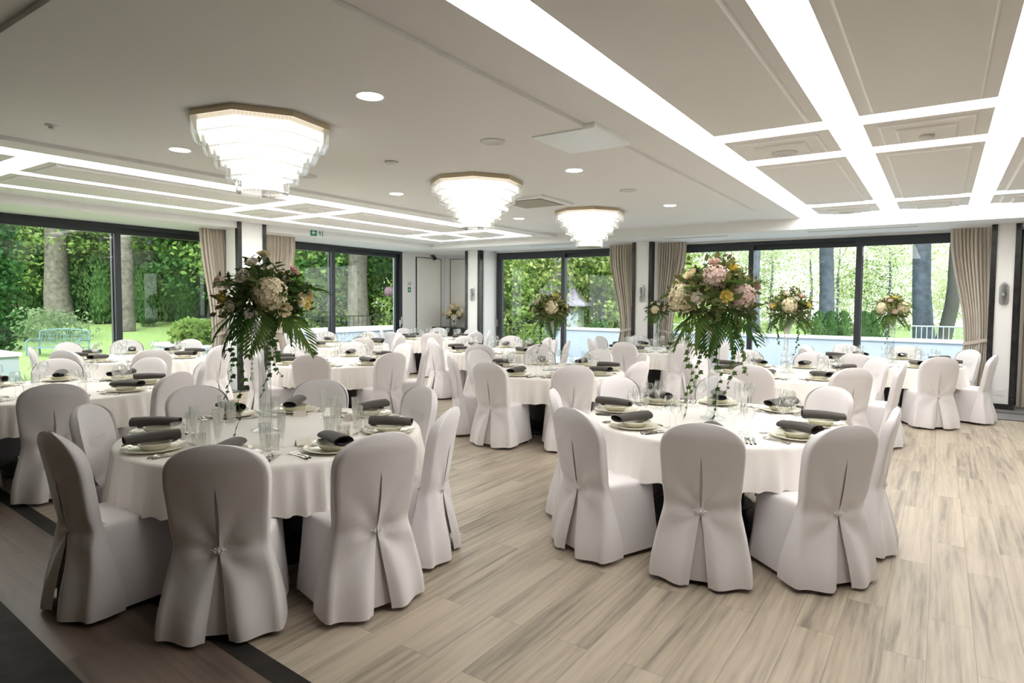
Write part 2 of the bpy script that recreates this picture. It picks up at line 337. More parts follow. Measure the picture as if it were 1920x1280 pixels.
# ------------------------------------------------------------------ glazing
def window(n, axis, pos, a0, a1, ztop, mull, bars=(), th=.09, hide=()):
    """sliding window: outer frame, sash frames, glass; the leaf is modelled once as frame + pane"""
    def put(b, p0, p1, z0, z1, o0, o1):
        if axis == 'x': b.box(pos + o0, pos + o1, p0, p1, z0, z1)
        else: b.box(p0, p1, pos - o1, pos - o0, z0, z1)
    b = MB()
    put(b, a0, a1, ztop - .075, ztop, -.10, .05); put(b, a0, a1, 0, .06, -.10, .05)
    put(b, a0, a0 + .075, .06, ztop - .075, -.10, .05); put(b, a1 - .075, a1, .06, ztop - .075, -.10, .05)
    w = struct(b.build('window_%d' % n, M['frame'], smooth=0))
    ed = [a0 + .075] + list(mull) + [a1 - .075]
    for i in range(len(ed) - 1):
        off = -.07 if i % 2 else 0
        p0, p1 = ed[i] - (.055 if i else 0), ed[i + 1] + (.055 if i < len(ed) - 2 else 0)
        s = MB()
        for (q0, q1, z0, z1) in ((p0, p1, ztop - .165, ztop - .075), (p0, p1, .06, .15), (p0, p0 + .095, .15, ztop - .165), (p1 - .095, p1, .15, ztop - .165)):
            put(s, q0, q1, z0, z1, off - .02, off + .045)
        so = s.build('sash', M['frame'], w, smooth=0)
        g = MB(); put(g, p0 + .09, p1 - .09, .14, ztop - .16, off + .006, off + .012); g.build('pane', M['pane'], so, smooth=0)
    return w
w1 = window(1, 'x', XL - .02, .2, 6.75, ZWL, (4.88,))
w2 = window(2, 'x', XL - .02, 8.0, 11.49, ZWL, (9.32,))
w3 = window(3, 'y', YW + .02, -9.27, -5.56, ZWF, (-7.36,))
w4 = window(4, 'y', YW + .02, -4.86, .6, ZWF, (-3.12, -1.24))
w5 = window(5, 'y', YW + .02, 1.0, XR, ZWF, (3.2,))
def handle(mtx, win):
    b = MB(); b.box(-.017, .017, -.012, 0, -.09, .09, mtx); b.tube([mtx @ Vector(p) for p in ((0, 0, 0), (0, -.05, 0), (0, -.055, .04), (0, -.055, .17))], .012, 8)
    b.build('handle', M['chrome'], win)
handle(Matrix.Translation((-9.235, YW - .03, 1.06)), w3)
handle(Matrix.Translation((XL + .035, 11.40, 1.02)) @ Matrix.Rotation(R(90), 4, 'Z'), w2)

# ------------------------------------------------------------------ ceiling
XS = [(-1.99, -1.66), (-.81, -.565), (.275, .515), (1.40, 1.64)]
bx('ceiling', 'ceil', XL, XR, YB, YN, 3.12, 3.2)
bx('ceiling_field', 'ceil', -6.70, -2.40, 1.24, 10.63, ZB, 3.12)
bx('ceiling_band', 'ceil', -6.70, -2.40, YB, 1.24, ZC, 3.12)
bx('ceiling_band', 'ceil', -2.40, -1.99, YB, 11.27, ZC, 3.12)
bx('ceiling_band', 'ceil', -6.70, -2.40, 10.63, 11.27, ZC, 3.12)
bx('ceiling_band', 'ceil', -7.03, -6.70, YB, 11.27, ZL, 3.12)
def cpanel(x0, x1, y0, y1, z, zt, steps):
    b = MB().box(x0, x1, y0, y1, z, zt)
    for k in range(1, steps + 1):
        i = .105 * k if steps == 1 else .115 * k
        c = .022
        zz = z - .022 * k
        o = [(x0 + i - c, y0 + i - c), (x1 - i + c, y0 + i - c), (x1 - i + c, y1 - i + c), (x0 + i - c, y1 - i + c)]
        n = [(x0 + i, y0 + i), (x1 - i, y0 + i), (x1 - i, y1 - i), (x0 + i, y1 - i)]
        b.add([(*p, zz + .022) for p in o] + [(*p, zz) for p in n], [(4, 7, 6, 5)] + [(j, (j + 1) % 4, 4 + (j + 1) % 4, 4 + j) for j in range(4)])
    return struct(b.build('ceiling_panel', M['ceil2'], smooth=0))
ROWS = [(-4, -1.9, 1), (-1.63, -.77, 2), (-.5, .99, 1), (1.26, 2.11, 2), (2.38, 5.41, 1), (5.67, 6.52, 2), (6.79, 9.82, 1), (10.13, 10.98, 2)]
BAYS = [(-1.66, -.81), (-.565, .275), (.515, 1.40)]
for x0, x1 in BAYS:
    for y0, y1, st in ROWS: cpanel(x0, x1, y0, y1, ZC, 3.12, st)
bx('ceiling_band', 'ceil', 1.64, XR, YB, 11.27, ZC, 3.12)
def strip(x0, x1, y0, y1, z, label, group=None):
    o = MB().box(x0, x1, y0, y1, z, 3.119).build('luminous_strip', M['strip'], smooth=0); return tag(o, label, 'ceiling light', group)
for (x0, x1), lb in zip(XS, ('broad luminous ceiling strip beside the plain ceiling field with the chandeliers', 'luminous ceiling strip between the first and second coffer bays', 'luminous ceiling strip between the second and third coffer bays', 'luminous ceiling strip beyond the third coffer bay')):
    strip(x0 + .003, x1 - .003, 2.11, 11.27, ZC + .025, lb, 'long luminous strips')
cr = [(2.11, 2.38, 'over the open floor'), (5.41, 5.67, 'before the speaker coffers'), (6.52, 6.79, 'behind the speaker coffers'), (9.82, 10.13, 'before the last coffers'), (10.98, 11.27, 'against the far soffit')]
for (x0, x1), bl in zip(BAYS, ('first', 'second', 'third')):
    for y0, y1, lb in cr:
        strip(x0 + .003, x1 - .003, y0 + .003, y1 - .003, ZC + .025, 'short cross strip of ceiling light in the %s bay, %s' % (bl, lb), 'cross strips of ceiling light')
# left coffers along the garden windows
LX = [(-8.215, -7.385), (-9.28, -8.425)]
LR = [(-4, -1.8, 1), (-1.5, -.7, 2), (-.4, 1.2, 1), (1.47, 2.31, 2), (2.57, 5.33, 1), (5.59, 6.37, 2), (6.62, 9.40, 1), (9.72, 10.55, 2)]
for x0, x1 in LX:
    for y0, y1, st in LR: cpanel(x0, x1, y0, y1, ZL, 3.12, st)
bx('ceiling_band', 'ceil', XP, -9.53, YB, 11.27, ZL, 3.12)
bx('ceiling_band', 'ceil', -9.53, -7.03, 10.85, 11.27, ZL, 3.12)
for x0, x1, lb in ((-7.382, -7.033, 'broad luminous strip edging the coffers along the garden windows'), (-8.422, -8.218, 'middle luminous strip between the two rows of window coffers'), (-9.527, -9.283, 'outer luminous strip of the coffers, nearest the garden windows')):
    strip(x0, x1, 1.47, 10.84, ZL + .022, lb, 'luminous strips by the garden windows')
for (x0, x1), rl in zip(LX, ('inner', 'outer')):
    for y0, y1, lb in ((2.31, 2.57, 'before the long coffer'), (5.33, 5.59, 'before the pillar coffer'), (6.37, 6.62, 'behind the pillar coffer'), (9.40, 9.72, 'before the last small coffer'), (10.55, 10.84, 'at the far end')):
        strip(x0 + .003, x1 - .003, y0 + .003, y1 - .003, ZL + .022, 'cross strip of light in the %s row of window coffers, %s' % (rl, lb), 'cross strips of light by the garden windows')
# things on the ceiling
def make_downlight():
    t = bare('downlight'); MB().lathe([(.088, 0), (.105, -.004), (.112, -.001), (.112, .002)], 28).build('bezel', M['white'], t)
    MB().disc(.088, -.001, 28).build('lamp_disc', M['down'], t, 0); return t
dl = Proto(make_downlight)
for x, y, lb in ((-3.27, 3.0, 'in front of the biggest chandelier, to its right'), (-5.93, 3.1, 'by the coffers, beside the biggest chandelier'), (-5.92, 5.88, 'by the coffers, beside the middle chandelier'), (-3.26, 5.83, 'near the white access hatch'), (-5.9, 8.69, 'by the coffers, between middle and last chandelier'), (-3.26, 8.64, 'right of the last chandelier')):
    dl.put((x, y, ZB), 0, 'round recessed ceiling downlight ' + lb, 'downlight', 'recessed downlights')
def make_speaker(r=.11):
    t = bare('ceiling_speaker'); MB().lathe([(0, -.006), (r - .012, -.006), (r - .006, -.010), (r, -.003), (r, .001)], 28).build('grille', M['offw'], t); return t
sp = Proto(make_speaker)
for x, y, z, lb in ((-3.27, 4.4, ZB, 'between the biggest chandelier and the access hatch'), (-3.26, 7.2, ZB, 'past the access hatch'), (-5.92, 4.5, ZB, 'just behind the biggest chandelier'), (-1.235, 6.13, ZC - .044, 'in the first-bay small coffer'), (-1.235, 10.62, ZC - .044, 'in the last small coffer of the first bay')):
    sp.put((x, y, z), 0, 'round pale ceiling speaker ' + lb, 'ceiling speaker', 'ceiling speakers')
o = thing('smoke_detector', 'small white smoke detector between the first two chandeliers', 'smoke detector', (-4.6, 4.5, ZB)); MB().lathe([(.06, 0), (.06, -.012), (.045, -.03), (.03, -.038), (0, -.038)], 20).build('housing', M['white'], o); MB().lathe([(.068, 0), (.068, -.008), (.06, -.008)], 20).build('mounting_ring', M['greyp'], o)
o = thing('smoke_detector', 'small white detector disc in the second-bay small coffer', 'smoke detector', (-.145, 6.12, ZC - .044)); MB().lathe([(.055, 0), (.055, -.014), (.04, -.03), (0, -.032)], 20).build('housing', M['offw'], o)
o = thing('sprinkler_head', 'flat sprinkler cover on the plain ceiling, left of the big chandelier', 'sprinkler', (-5.97, 2.1, ZB)); MB().lathe([(.045, 0), (.045, -.006), (.02, -.012), (.02, -.03), (.03, -.032), (0, -.034)], 16).build('cover', M['offw'], o)
o = MB().box(-2.9, -2.31, 4.45, 5.12, ZB - .012, ZB + .06).build('access_hatch', M['hatch'], smooth=0); tag(o, 'bright white square access hatch across the ceiling step', 'hatch')
o = thing('air_conditioner', 'square ceiling air conditioner cassette with beige grille behind the middle chandelier', 'air conditioner', (-4.74, 7.32, ZB))
b = MB()
for d in ((-.42, .42, -.42, -.33), (-.42, .42, .33, .42), (-.42, -.33, -.33, .33), (.33, .42, -.33, .33)): b.box(*d, -.03, 0)
b.build('frame', M['white'], o, 0); MB().box(-.30, .30, -.30, .30, -.035, 0).build('grille', M['acgrey'], o, 0)
for k in range(4): MB().box(-.28, .28, .302, .332, -.02, .004).build('air_slot', M['black'], o, 0).rotation_euler.z = k * PI / 2
# chandeliers: five octagonal tiers of crystal bars round lamp cores
def octa(r): return [(r * cos(PI / 8 + k * PI / 4), r * sin(PI / 8 + k * PI / 4)) for k in range(8)]
def make_chandelier():
    t = bare('crystal_chandelier')
    MB().prism(octa(.535), -.045, 0).build('ceiling_plate', M['brass'], t, 0)
    rs = [.525, .445, .365, .285, .205]; z = -.045
    for i, r in enumerate(rs):
        h = .125 if i == 0 else .108
        b = MB(); oc = octa(r)
        n = max(4, int(r * .765 / .0262))
        for s in range(8):
            p, q = Vector((*oc[s], 0)), Vector((*oc[(s + 1) % 8], 0)); d = (q - p).normalized(); nn = Vector((d.y, -d.x, 0)); w = (q - p).length / n
            for k in range(n):
                c = p + d * (w * (k + .5)); a = w * .43
                ring = [c - d * a, c + nn * .007, c + d * a, c - nn * .007]
                vs = [(v.x, v.y, z - .004) for v in ring] + [(v.x, v.y, z - h + .012) for v in ring] + [(c.x, c.y, z - h)]
                b.add(vs, [(3, 2, 1, 0)] + [(j, (j + 1) % 4, 4 + (j + 1) % 4, 4 + j) for j in range(4)] + [(4 + j, 4 + (j + 1) % 4, 8) for j in range(4)])
        tier = b.build('crystal_tier', M['crystal'], t, 0)
        if i < 4:
            a, c = octa(r - .012), octa(rs[i + 1] + .012); zz = z - h + .02; m = MB()
            m.add([(*p, zz) for p in a] + [(*p, zz) for p in c], [(k, (k + 1) % 8, 8 + (k + 1) % 8, 8 + k) for k in range(8)]); m.build('mirror_ring', M['crystal'], tier, 0)
        co = octa(r - .04); MB().prism(co, z - h + .03, z - .02).build('lamp_core', M['led'], tier, 0)
        z -= h - .012
    MB().prism(octa(.20), z - .004, z).build('bottom_plate', M['crystal'], t, 0)
    return t
ch = Proto(make_chandelier)
for y, lb in ((3.0, 'biggest and nearest octagonal crystal chandelier, over the gap between the front tables'), (5.75, 'middle one of three octagonal crystal chandeliers, before the air conditioner'), (8.55, 'smallest-looking octagonal crystal chandelier, last of the row toward the terrace')):
    ch.put((-4.5, y, ZB), R(12), lb, 'chandelier', 'crystal chandeliers')
def vent(x0, x1, y, lb):
    t = thing('air_vent', lb, 'air vent', (x0, y, ZS)); b = MB()
    for dy in (0, .045): b.box(0, x1 - x0, dy, dy + .018, -.003, .001)
    b.build('slot', M['greyp'], t, 0)
vent(-7.6, -6.5, 11.6, 'thin slot vent in the soffit before the terrace window with the sliding handle')
vent(-4.5, -3.3, 11.65, 'thin slot vent in the soffit beside the curtained pillar')
vent(-1.95, -.35, 11.72, 'long slot vent in the soffit over the three-part terrace window')

# ------------------------------------------------------------------ wall fittings
def make_sconce():
    t = bare('wall_sconce'); pr = [(-.045, -.15), (.045, -.15), (.06, -.12), (.06, .12), (.045, .15), (.02, .185), (-.02, .185), (-.045, .15), (-.06, .12), (-.06, -.12)]
    b = MB(); n = len(pr); pr2 = pr
    b.add([(x, 0, z) for x, z in pr2] + [(x, -.02, z) for x, z in pr2], [tuple(range(n, 2 * n))[::-1]] + [(i, (i + 1) % n, n + (i + 1) % n, n + i) for i in range(n)]); b.build('back_plate', M['chrome'], t, 0)
    MB().cyl(.032, -.15, -.02, 14).build('glass_tube', M['frost'], t, loc=(0, -.055, 0)); MB().cyl(.032, .02, .15, 14).build('glass_tube', M['frost'], t, loc=(0, -.055, 0))
    MB().cyl(.036, -.02, .02, 14).build('collar', M['chrome'], t, loc=(0, -.055, 0)); return t
sc = Proto(make_sconce)
for x, lb in ((-9.535, 'on the narrow pillar by the niche'), (-5.11, 'on the pillar between the two drawn curtains'), (.79, 'on the white pillar above the socket')):
    sc.put((x, YP - .001, 1.765), 0, 'chrome wall sconce ' + lb, 'wall lamp', 'chrome wall sconces')
o = thing('power_socket', 'white power socket low on the white pillar under the sconce', 'socket', (.785, YP, .26)); MB().box(-.042, .042, -.012, 0, -.042, .042).build('plate', M['white'], o, 0); MB().lathe([(.026, .0), (.024, -.006), (0, -.006)], 16, Matrix.Rotation(R(-90), 4, 'X') @ Matrix.Scale(-1, 4, (0, 0, 1))).build('outlet', M['greyp'], o, loc=(0, -.013, 0))
o = thing('security_camera', 'small black security camera under the ceiling in the corner', 'camera', (XL, 12.62, 2.72)); MB().box(0, .10, -.02, .02, .06, .10).build('bracket', M['black'], o, 0); MB().ball(.055, (.11, 0, .02)).build('dome', M['black'], o)
def exit_sign(name, label, w, h, mtx, horizontal):
    t = thing(name, label, 'exit sign'); t.matrix_world = mtx
    def rect(b, x0, x1, z0, z1, y): b.box(x0, x1, -y, -y + .002, z0, z1)
    b = MB().box(-w / 2, w / 2, -.012, 0, -h / 2, h / 2); b.build('sign_board', M['white'], t, 0)
    s = (h if horizontal else w) * .86
    def man(b, cx, cz, k):
        P = lambda pts: b.add([(cx + x * k, -.016, cz + z * k) for x, z in pts] + [(cx + x * k, -.014, cz + z * k) for x, z in pts], [tuple(range(len(pts)))[::-1]] + [(i, (i + 1) % len(pts), len(pts) + (i + 1) % len(pts), len(pts) + i) for i in range(len(pts))])
        P([(-.06 + .07 * cos(a), .33 + .07 * sin(a)) for a in [k2 * PI / 5 for k2 in range(10)]])
        P([(-.16, .22), (.0, .24), (.10, -.02), (-.02, -.06)]); P([(-.02, -.06), (.10, -.02), (.18, -.18), (.10, -.42), (.0, -.40), (.07, -.20)]); P([(-.04, -.04), (.06, -.06), (-.06, -.22), (-.28, -.26), (-.28, -.16), (-.12, -.14)])
        P([(-.02, .24), (.04, .18), (.18, .08), (.30, .12), (.28, .2), (.18, .17)]); P([(-.14, .22), (-.10, .14), (-.26, .0), (-.32, .06)])
    def door(b, cx, cz, k):
        for d in ((.34, .46, -.46, .46),): b.box(cx + d[0] * k, cx + d[1] * k, -.016, -.014, cz + d[2] * k, cz + d[3] * k)
    def arrow(b, cx, cz, k, ang):
        pts = [(-.4, 0), (-.02, .36), (.1, .26), (-.08, .08), (.38, .08), (.38, -.08), (-.08, -.08), (.1, -.26), (-.02, -.36)]
        pts = [(x * cos(ang) - z * sin(ang), x * sin(ang) + z * cos(ang)) for x, z in pts]
        b.add([(cx + x * k, -.0165, cz + z * k) for x, z in pts], [tuple(range(9))[::-1]])
    g, wh = MB(), MB()
    if horizontal:
        g.box(-w * .47, -w * .02, -.014, -.012, -s / 2, s / 2); arrow(wh, -w * .245, 0, s * .85, 0); man(g, w * .20, 0, s * .95); door(g, w * .24, 0, s * .98)
    else:
        g.box(-s / 2, s / 2, -.014, -.012, -h * .47, -h * .04); arrow(wh, 0, -h * .25, s * .8, PI / 2); man(g, -.01, h * .25, s * .95); door(g, 0, h * .25, s * .98)
    g.build('pictogram', M['green'], t, 0); wh.build('arrow', M['white'], t, 0)
exit_sign('exit_sign', 'green and white exit sign with arrow and running figure above the second garden window', .33, .15, Matrix.Translation((XP + .001, 7.93, 2.905)) @ Matrix.Rotation(R(90), 4, 'Z'), True)
exit_sign('exit_sign', 'upright green exit sign with running figure and arrow beside the corner niche', .13, .30, Matrix.Translation((XL + .001, 11.76, 1.96)) @ Matrix.Rotation(R(90), 4, 'Z'), False)

# ------------------------------------------------------------------ curtains
def curtain(label, mtx, w, ztop, tie=True, side=1, seed=0, pull=.45, sheer=False):
    """pleated drape of width w along local x, gathered at tie height toward side"""
    rnd = random.Random(seed); t = thing('curtain', label, 'curtain', group='tied taupe curtains'); t.matrix_world = mtx
    nx, nz = 90, 34; zt = 1.02; ph = [rnd.random() * 6 for _ in range(4)]
    rows = []
    for i in range(nz + 1):
        z = ztop * (1 - i / nz) + .02 * (i / nz)
        if tie:
            k = max(0, 1 - abs(z - zt) / (1.75 if z > zt else 1.1)); k = k * k * (3 - 2 * k)
        else: k = 0
        ww = w * (1 - pull * k); x0 = (w - ww) if side > 0 else 0
        row = []
        for j in range(nx + 1):
            u = j / nx; f = u * 11 * 2 * PI
            a = .042 * (1 - .45 * k) * min(1, .35 + (ztop - z) * 2)
            y = a * sin(f + .8 * sin(u * 9 + ph[0])) + .015 * sin(u * 17 + ph[1]) + .02 * k * sin(u * PI)
            row.append((x0 + ww * u + .012 * sin(f * 2 + ph[2]), -y, z))
        rows.append(row)
    MB().grid(rows).build('drape', M['curtain'], t, 180)
    if tie:
        ww = w * (1 - pull); x0 = (w - ww) if side > 0 else 0
        b = MB(); rr = []
        for z in (zt - .03, zt + .03):
            rr.append([(x0 + ww / 2 + (ww / 2 + .015) * cos(a), -.065 * sin(a), z + .05 * cos(a) * (1 if side > 0 else -1)) for a in [2 * PI * k / 30 for k in range(30)]])
        b.grid(rr, True).build('tieback', M['curtain'], t, 180)
XCU = XP - .50
RZ90 = Matrix.Rotation(R(90), 4, 'Z')
curtain('taupe curtain at the edge of the bench window, left of the white pillar', Matrix.Translation((XCU, onx(377, 560, XCU).y, 0)) @ RZ90, onx(443, 560, XCU).y - onx(377, 560, XCU).y, ZS, True, 1, 1, .30)
curtain('taupe curtain behind the leafy tall bouquet, right of the white pillar', Matrix.Translation((XCU, 6.86, 0)) @ RZ90, onx(554, 560, XCU).y - 6.86, ZS, True, -1, 2, .30)
curtain('taupe curtain closing the window with the handle, beside the sconce pillar', Matrix.Translation((-6.02, 12.4, 0)), .66, ZS, True, 1, 3, .42)
curtain('taupe curtain at the start of the three-part window, past the sconce pillar', Matrix.Translation((-4.95, 12.4, 0)), .62, ZS, True, -1, 4, .42)
curtain('broad taupe curtain tied to the side before the white pillar with the socket', Matrix.Translation((.10, 12.4, 0)), .58, ZS, True, 1, 5, .40)
curtain('taupe curtain just past the white pillar with the socket, at the picture edge', Matrix.Translation((1.03, 12.4, 0)), .6, ZS, False, 1, 6)
# console in the niche
o = thing('console_table', 'long black console under the pale niche panels, carrying a low bouquet', 'console', (XL + .03, 12.62, 0))
MB().box(0, 1.56, 0, .5, .84, .90).build('top', M['console'], o, 0); MB().box(.03, 1.53, .03, .47, .06, .839).build('body', M['console'], o, 0)
for k in range(3): MB().box(.04 + k * .497, .525 + k * .497, .012, .0299, .1, .82).build('door', M['console'], o, 0)
MB().box(.06, 1.5, .06, .44, 0, .06).build('plinth', M['black'], o, 0)

# ------------------------------------------------------------------ banquet chair under a white cover (faces +y)
def sstep(a, b, x):
    t = min(1, max(0, (x - a) / (b - a))); return t * t * (3 - 2 * t)
def back_w(z):          # half width of the covered back
    if z < .44: return .203
    if z < .76: return .203 + .024 * min(1, (z - .44) / .30) ** .9
    t = min(1, (z - .76) / .18); return .227 * max(0, 1 - t ** 2.7) ** .5
def back_y(z): return -.205 - .125 * max(0, z - .40) ** 1.15 / .55 ** 1.15 * .82
ZT, ZSEAT = .94, .462
def make_chair():
    t = bare('banquet_chair'); b = MB()
    # skirt round the seat
    def ring(z, n=64):
        k = 1 - z / ZSEAT; a = .205 + .032 * k; fy = .235 + .030 * k; by = -.212 - .015 * k; pts = []
        for j in range(n):
            th = 2 * PI * j / n; c, s = cos(th), sin(th); e = .24
            x = a * math.copysign(abs(c) ** e, c); y = (fy + by) / 2 + (fy - by) / 2 * math.copysign(abs(s) ** e, s)
            cor = abs(c * s) * 2; amp = (.004 + .012 * k) * k
            q = 1 + amp * 4 * sin(9 * th + 1.2) * (.4 + cor) * .5
            pts.append((x * q, (y - .01) * q + .01, z + (.006 * sin(3 * th) * k)))
        return pts
    rows = [ring(z) for z in (.028, .09, .17, .26, .34, .40, .435)]
    top = rows[-1]
    for s, dz in ((.985, .018), (.95, .030), (.85, .037), (.5, .043), (.02, .046)):
        rows.append([(x * s, (y - .01) * s + .01, .435 + dz * (.75 if y > .1 else 1)) for x, y, z in top])
    b.grid(rows, True)
    # upholstered back inside the cover
    rows = []
    zz = [.42, .47, .53, .60, .66, .72, .77, .81, .845, .873, .897, .915, .928, .936, .9395]
    for z in zz:
        w, y0, r = back_w(z), back_y(z), []
        th = .027 * (1 if z < .86 else max(.12, ((ZT - z) / .08) ** .5))
        for j in range(36):
            a = 2 * PI * j / 36; c, s = cos(a), sin(a)
            x = w * math.copysign(abs(c) ** .55, c); y = th * math.copysign(abs(s) ** .55, s)
            if s > 0: y += .012 * (1 - (x / max(w, .01)) ** 2) * sin(PI * min(1, (z - .42) / .5)) * -1
            r.append((x, y0 + y + (.03 * (x / .23) ** 2), z))
        rows.append(r)
    b.grid(rows, True)
    # soft fold where the back meets the seat
    rows = []
    for i in range(7):
        q = i / 6; rows.append([(x * (.172 + .02 * q), back_y(.5) + .015 + .05 * q ** 1.5 + .03 * (x * .9) ** 2, .53 - .068 * q ** .6) for x in [-1 + 2 * k / 14 for k in range(15)]])
    b.grid(rows)
    # back drape: two panels meeting at the clasp, opening into an inverted pleat below
    for sgn in (-1, 1):
        rows = []
        for i in range(41):
            z = .9365 - (.9365 - .022) * (i / 40) ** 1.25
            zc = .425
            gap = .0 if z > .74 else (.0085 * sin(PI * (.74 - z) / (.74 - zc)) if z > zc else .052 * ((zc - z) / .4) ** .9)
            kk = sstep(.46, .02, z)
            w = (back_w(z) + .006 if z > .5 else back_w(.5) + .006 + .062 * sstep(.5, .02, z) ** .9)
            waist = 1 - .025 * math.exp(-((z - .43) / .07) ** 2); w *= waist
            yb_ = (back_y(z) - .006 - .027 * (1 if z < .86 else max(.15, ((ZT - z) / .08) ** .5)) if z > .45 else back_y(.45) - .033 - .076 * sstep(.45, .0, z))
            row = []
            for j in range(15):
                u = j / 14; x = gap + (w - gap) * min(1, u / .82) if u <= .82 else w + (.012 * kk - .002) * sin((u - .82) / .18 * PI)
                fw = max(0, u - .80) / .20
                y = yb_ + .03 * (x / .23) ** 2 + fw ** 1.6 * (.060 + .12 * kk if z < .46 else .055 * (1 if z < .86 else max(.12, ((ZT - z) / .08) ** .5)))
                y -= .020 * kk * sin(u * 7.5) * (1 - fw) * (1 if u > .1 else .5)
                y += .010 * math.exp(-((z - .43) / .05) ** 2) * sin(u * 9)
                if z < zc: y += .016 * kk * (1 - min(1, u * 6))
                rr = math.hypot(x, z - zc); y -= .0075 * math.exp(-(rr / .24) ** 2) * min(1, rr / .05) * sin(7 * math.atan2(x, z - zc) + 1.0) * (1 - fw)
                zz_ = z + (.014 * kk * (u - .3) if i > 30 else 0)
                row.append((sgn * x, y, zz_))
            rows.append(row)
        b.grid(rows)
    b.build('chair_cover', M['cover'], t, 75)
    MB().grid([[(x, back_y(.4) - .028 - .03 * sstep(.45, 0, z), z) for x in (-.11, -.05, 0, .05, .11)] for z in (.74, .55, .43, .3, .15, .03)]).build('inner_pleat', M['pleat'], t, 180)
    c = MB(); y = back_y(.43) - .044
    for k in range(8): c.ball(.0055, (.02 * cos(k * PI / 4), y, .428 + .012 * sin(k * PI / 4)), 6, 4)
    c.tube([(-.035, y + .006, .43), (0, y, .426), (.035, y + .006, .43)], .0035, 5); c.ball(.008, (0, y - .002, .427), 6, 4)
    c.build('clasp', M['white'], t)
    for x, yy in ((-.185, .20), (.185, .20), (-.175, -.185), (.175, -.185)):
        MB().cyl(.013, 0, .30, 8, (x, yy)).build('leg', M['foot'], t)
    return t
CHAIR = Proto(make_chair)

# ------------------------------------------------------------------ table and its cloth
RT, ZTAB = .915, .738
def make_table():
    t = bare('round_table')
    MB().cyl(RT - .012, .705, .733, 64).build('tabletop', M['dark'], t)
    MB().cyl(.24, .12, .70, 24, r2=.24).build('column', M['darkcol'], t)
    MB().lathe([(0, .0), (.44, 0), (.46, .02), (.44, .045), (.26, .06), (.26, .115), (.30, .12), (.30, .13), (.0, .13)], 32).build('base', M['dark'], t)
    MB().cyl(.09, .56, .703, 16).build('top_bracket', M['dark'], t)
    return t
TABLE = Proto(make_table)
def cloth_mesh(seed, nf):
    rnd = random.Random(seed); n = 300; ph = [rnd.random() * 6.28 for _ in range(6)]
    fold = [0] * n
    def fo(a): 
        v = sin(nf * a + ph[0] + 1.6 * sin(3 * a + ph[1]) + 1.1 * sin(5 * a + ph[2])); w = sin(2 * nf * a + ph[2] + 2 * sin(4 * a + ph[0]))
        return (1 - 2 * abs(v) ** .8) * .8 + .3 * w
    def am(a): return .55 + .45 * sin(2 * a + ph[3]) * sin(5 * a + ph[4])
    rows = []
    for r, z in ((.02, 0), (.5, 0), (.86, 0), (.905, -.001), (.918, -.005), (.925, -.014)):
        rows.append([(r * cos(2 * PI * k / n), r * sin(2 * PI * k / n), ZTAB + z) for k in range(n)])
    m = 14
    for i in range(1, m + 1):
        q = i / m; row = []
        for k in range(n):
            a = 2 * PI * k / n; f = fo(a); s = am(a)
            r = .926 + .036 * q + (.015 + .019 * s) * f * q ** .6
            z = ZTAB - .014 - q * (.262 + .012 * f * s + .010 * sin(4 * a + ph[5]))
            row.append((r * cos(a), r * sin(a), z))
        rows.append(row)
    return MB().grid(rows, True).mesh('tablecloth', M['cloth'], 180)
CLOTHS = [cloth_mesh(s, n) for s, n in ((3, 25), (8, 22), (12, 27), (21, 23))]

# ------------------------------------------------------------------ things of one place setting
def plate_mesh(r, h, foot):
    prof = [(0, .004), (foot * .96, .004), (foot, 0), (foot + .006, .0), (r * .72, .004), (r * .985, h), (r, h + .002), (r * .985, h + .004), (r * .74, .010), (r * .68, .008), (0, .008)]
    rip = lambda a, z: 0
    b = MB().lathe(prof, 40)
    for k in range(24):     # embossed rim
        a = 2 * PI * k / 24; b.ball(.010, (r * .86 * cos(a), r * .86 * sin(a), h * .66 + .0035), 6, 4, (1, 1, .22))
    return b
CHARGER = Proto(lambda: plate_mesh(.168, .018, .10).build('charger_plate', M['china']))
SOUP = Proto(lambda: MB().lathe([(0, .003), (.058, .003), (.060, 0), (.066, 0), (.078, .012), (.090, .030), (.118, .036), (.120, .038), (.117, .040), (.088, .035), (.074, .014), (0, .010)], 40).build('soup_plate', M['china']))
def make_napkin(seed):
    rnd = random.Random(seed); b = MB(); rows = []; nl = 15
    tw = .25 * (rnd.random() - .5); fl = .55 + .1 * rnd.random()
    prof = []
    for j in range(44):     # flattened spiral
        a = 2 * PI * j / 24 * 1.0 + 1.2; rr = 1 - .19 * max(0, (j - 18) / 26)
        prof.append((rr * cos(a), rr * sin(a)))
    for i in range(nl + 1):
        q = i / nl; y = (q - .5) * .275; w = .054 * (1 + .10 * (q - .5)) ; hgt = .0265 * (1 + .22 * sin(q * PI) * .5 + .25 * (q - .5) * (1 if seed % 2 else -1))
        rows.append([(w * x + tw * y * .3, y + .012 * (x) * tw, hgt + hgt * z * (1 if z > -.6 else .97)) for x, z in prof])
    b.grid(rows)
    b.grid([[(x * .82, (q - .5) * .271, .0265 + (z - .0265) * .80) for x, _, z in rows[i]] for i, q in ((0, 0), (nl // 2, .5), (nl, 1))])
    return b.build('napkin', M['napkin'], smooth=180)
NAPK = [Proto(lambda s=s: make_napkin(s)) for s in (1, 2, 3)]
def handle_pts(l): return [(0, -l / 2 + l * q, .003 + .004 * sin(PI * min(1, q * 1.4))) for q in [k / 8 for k in range(9)]]
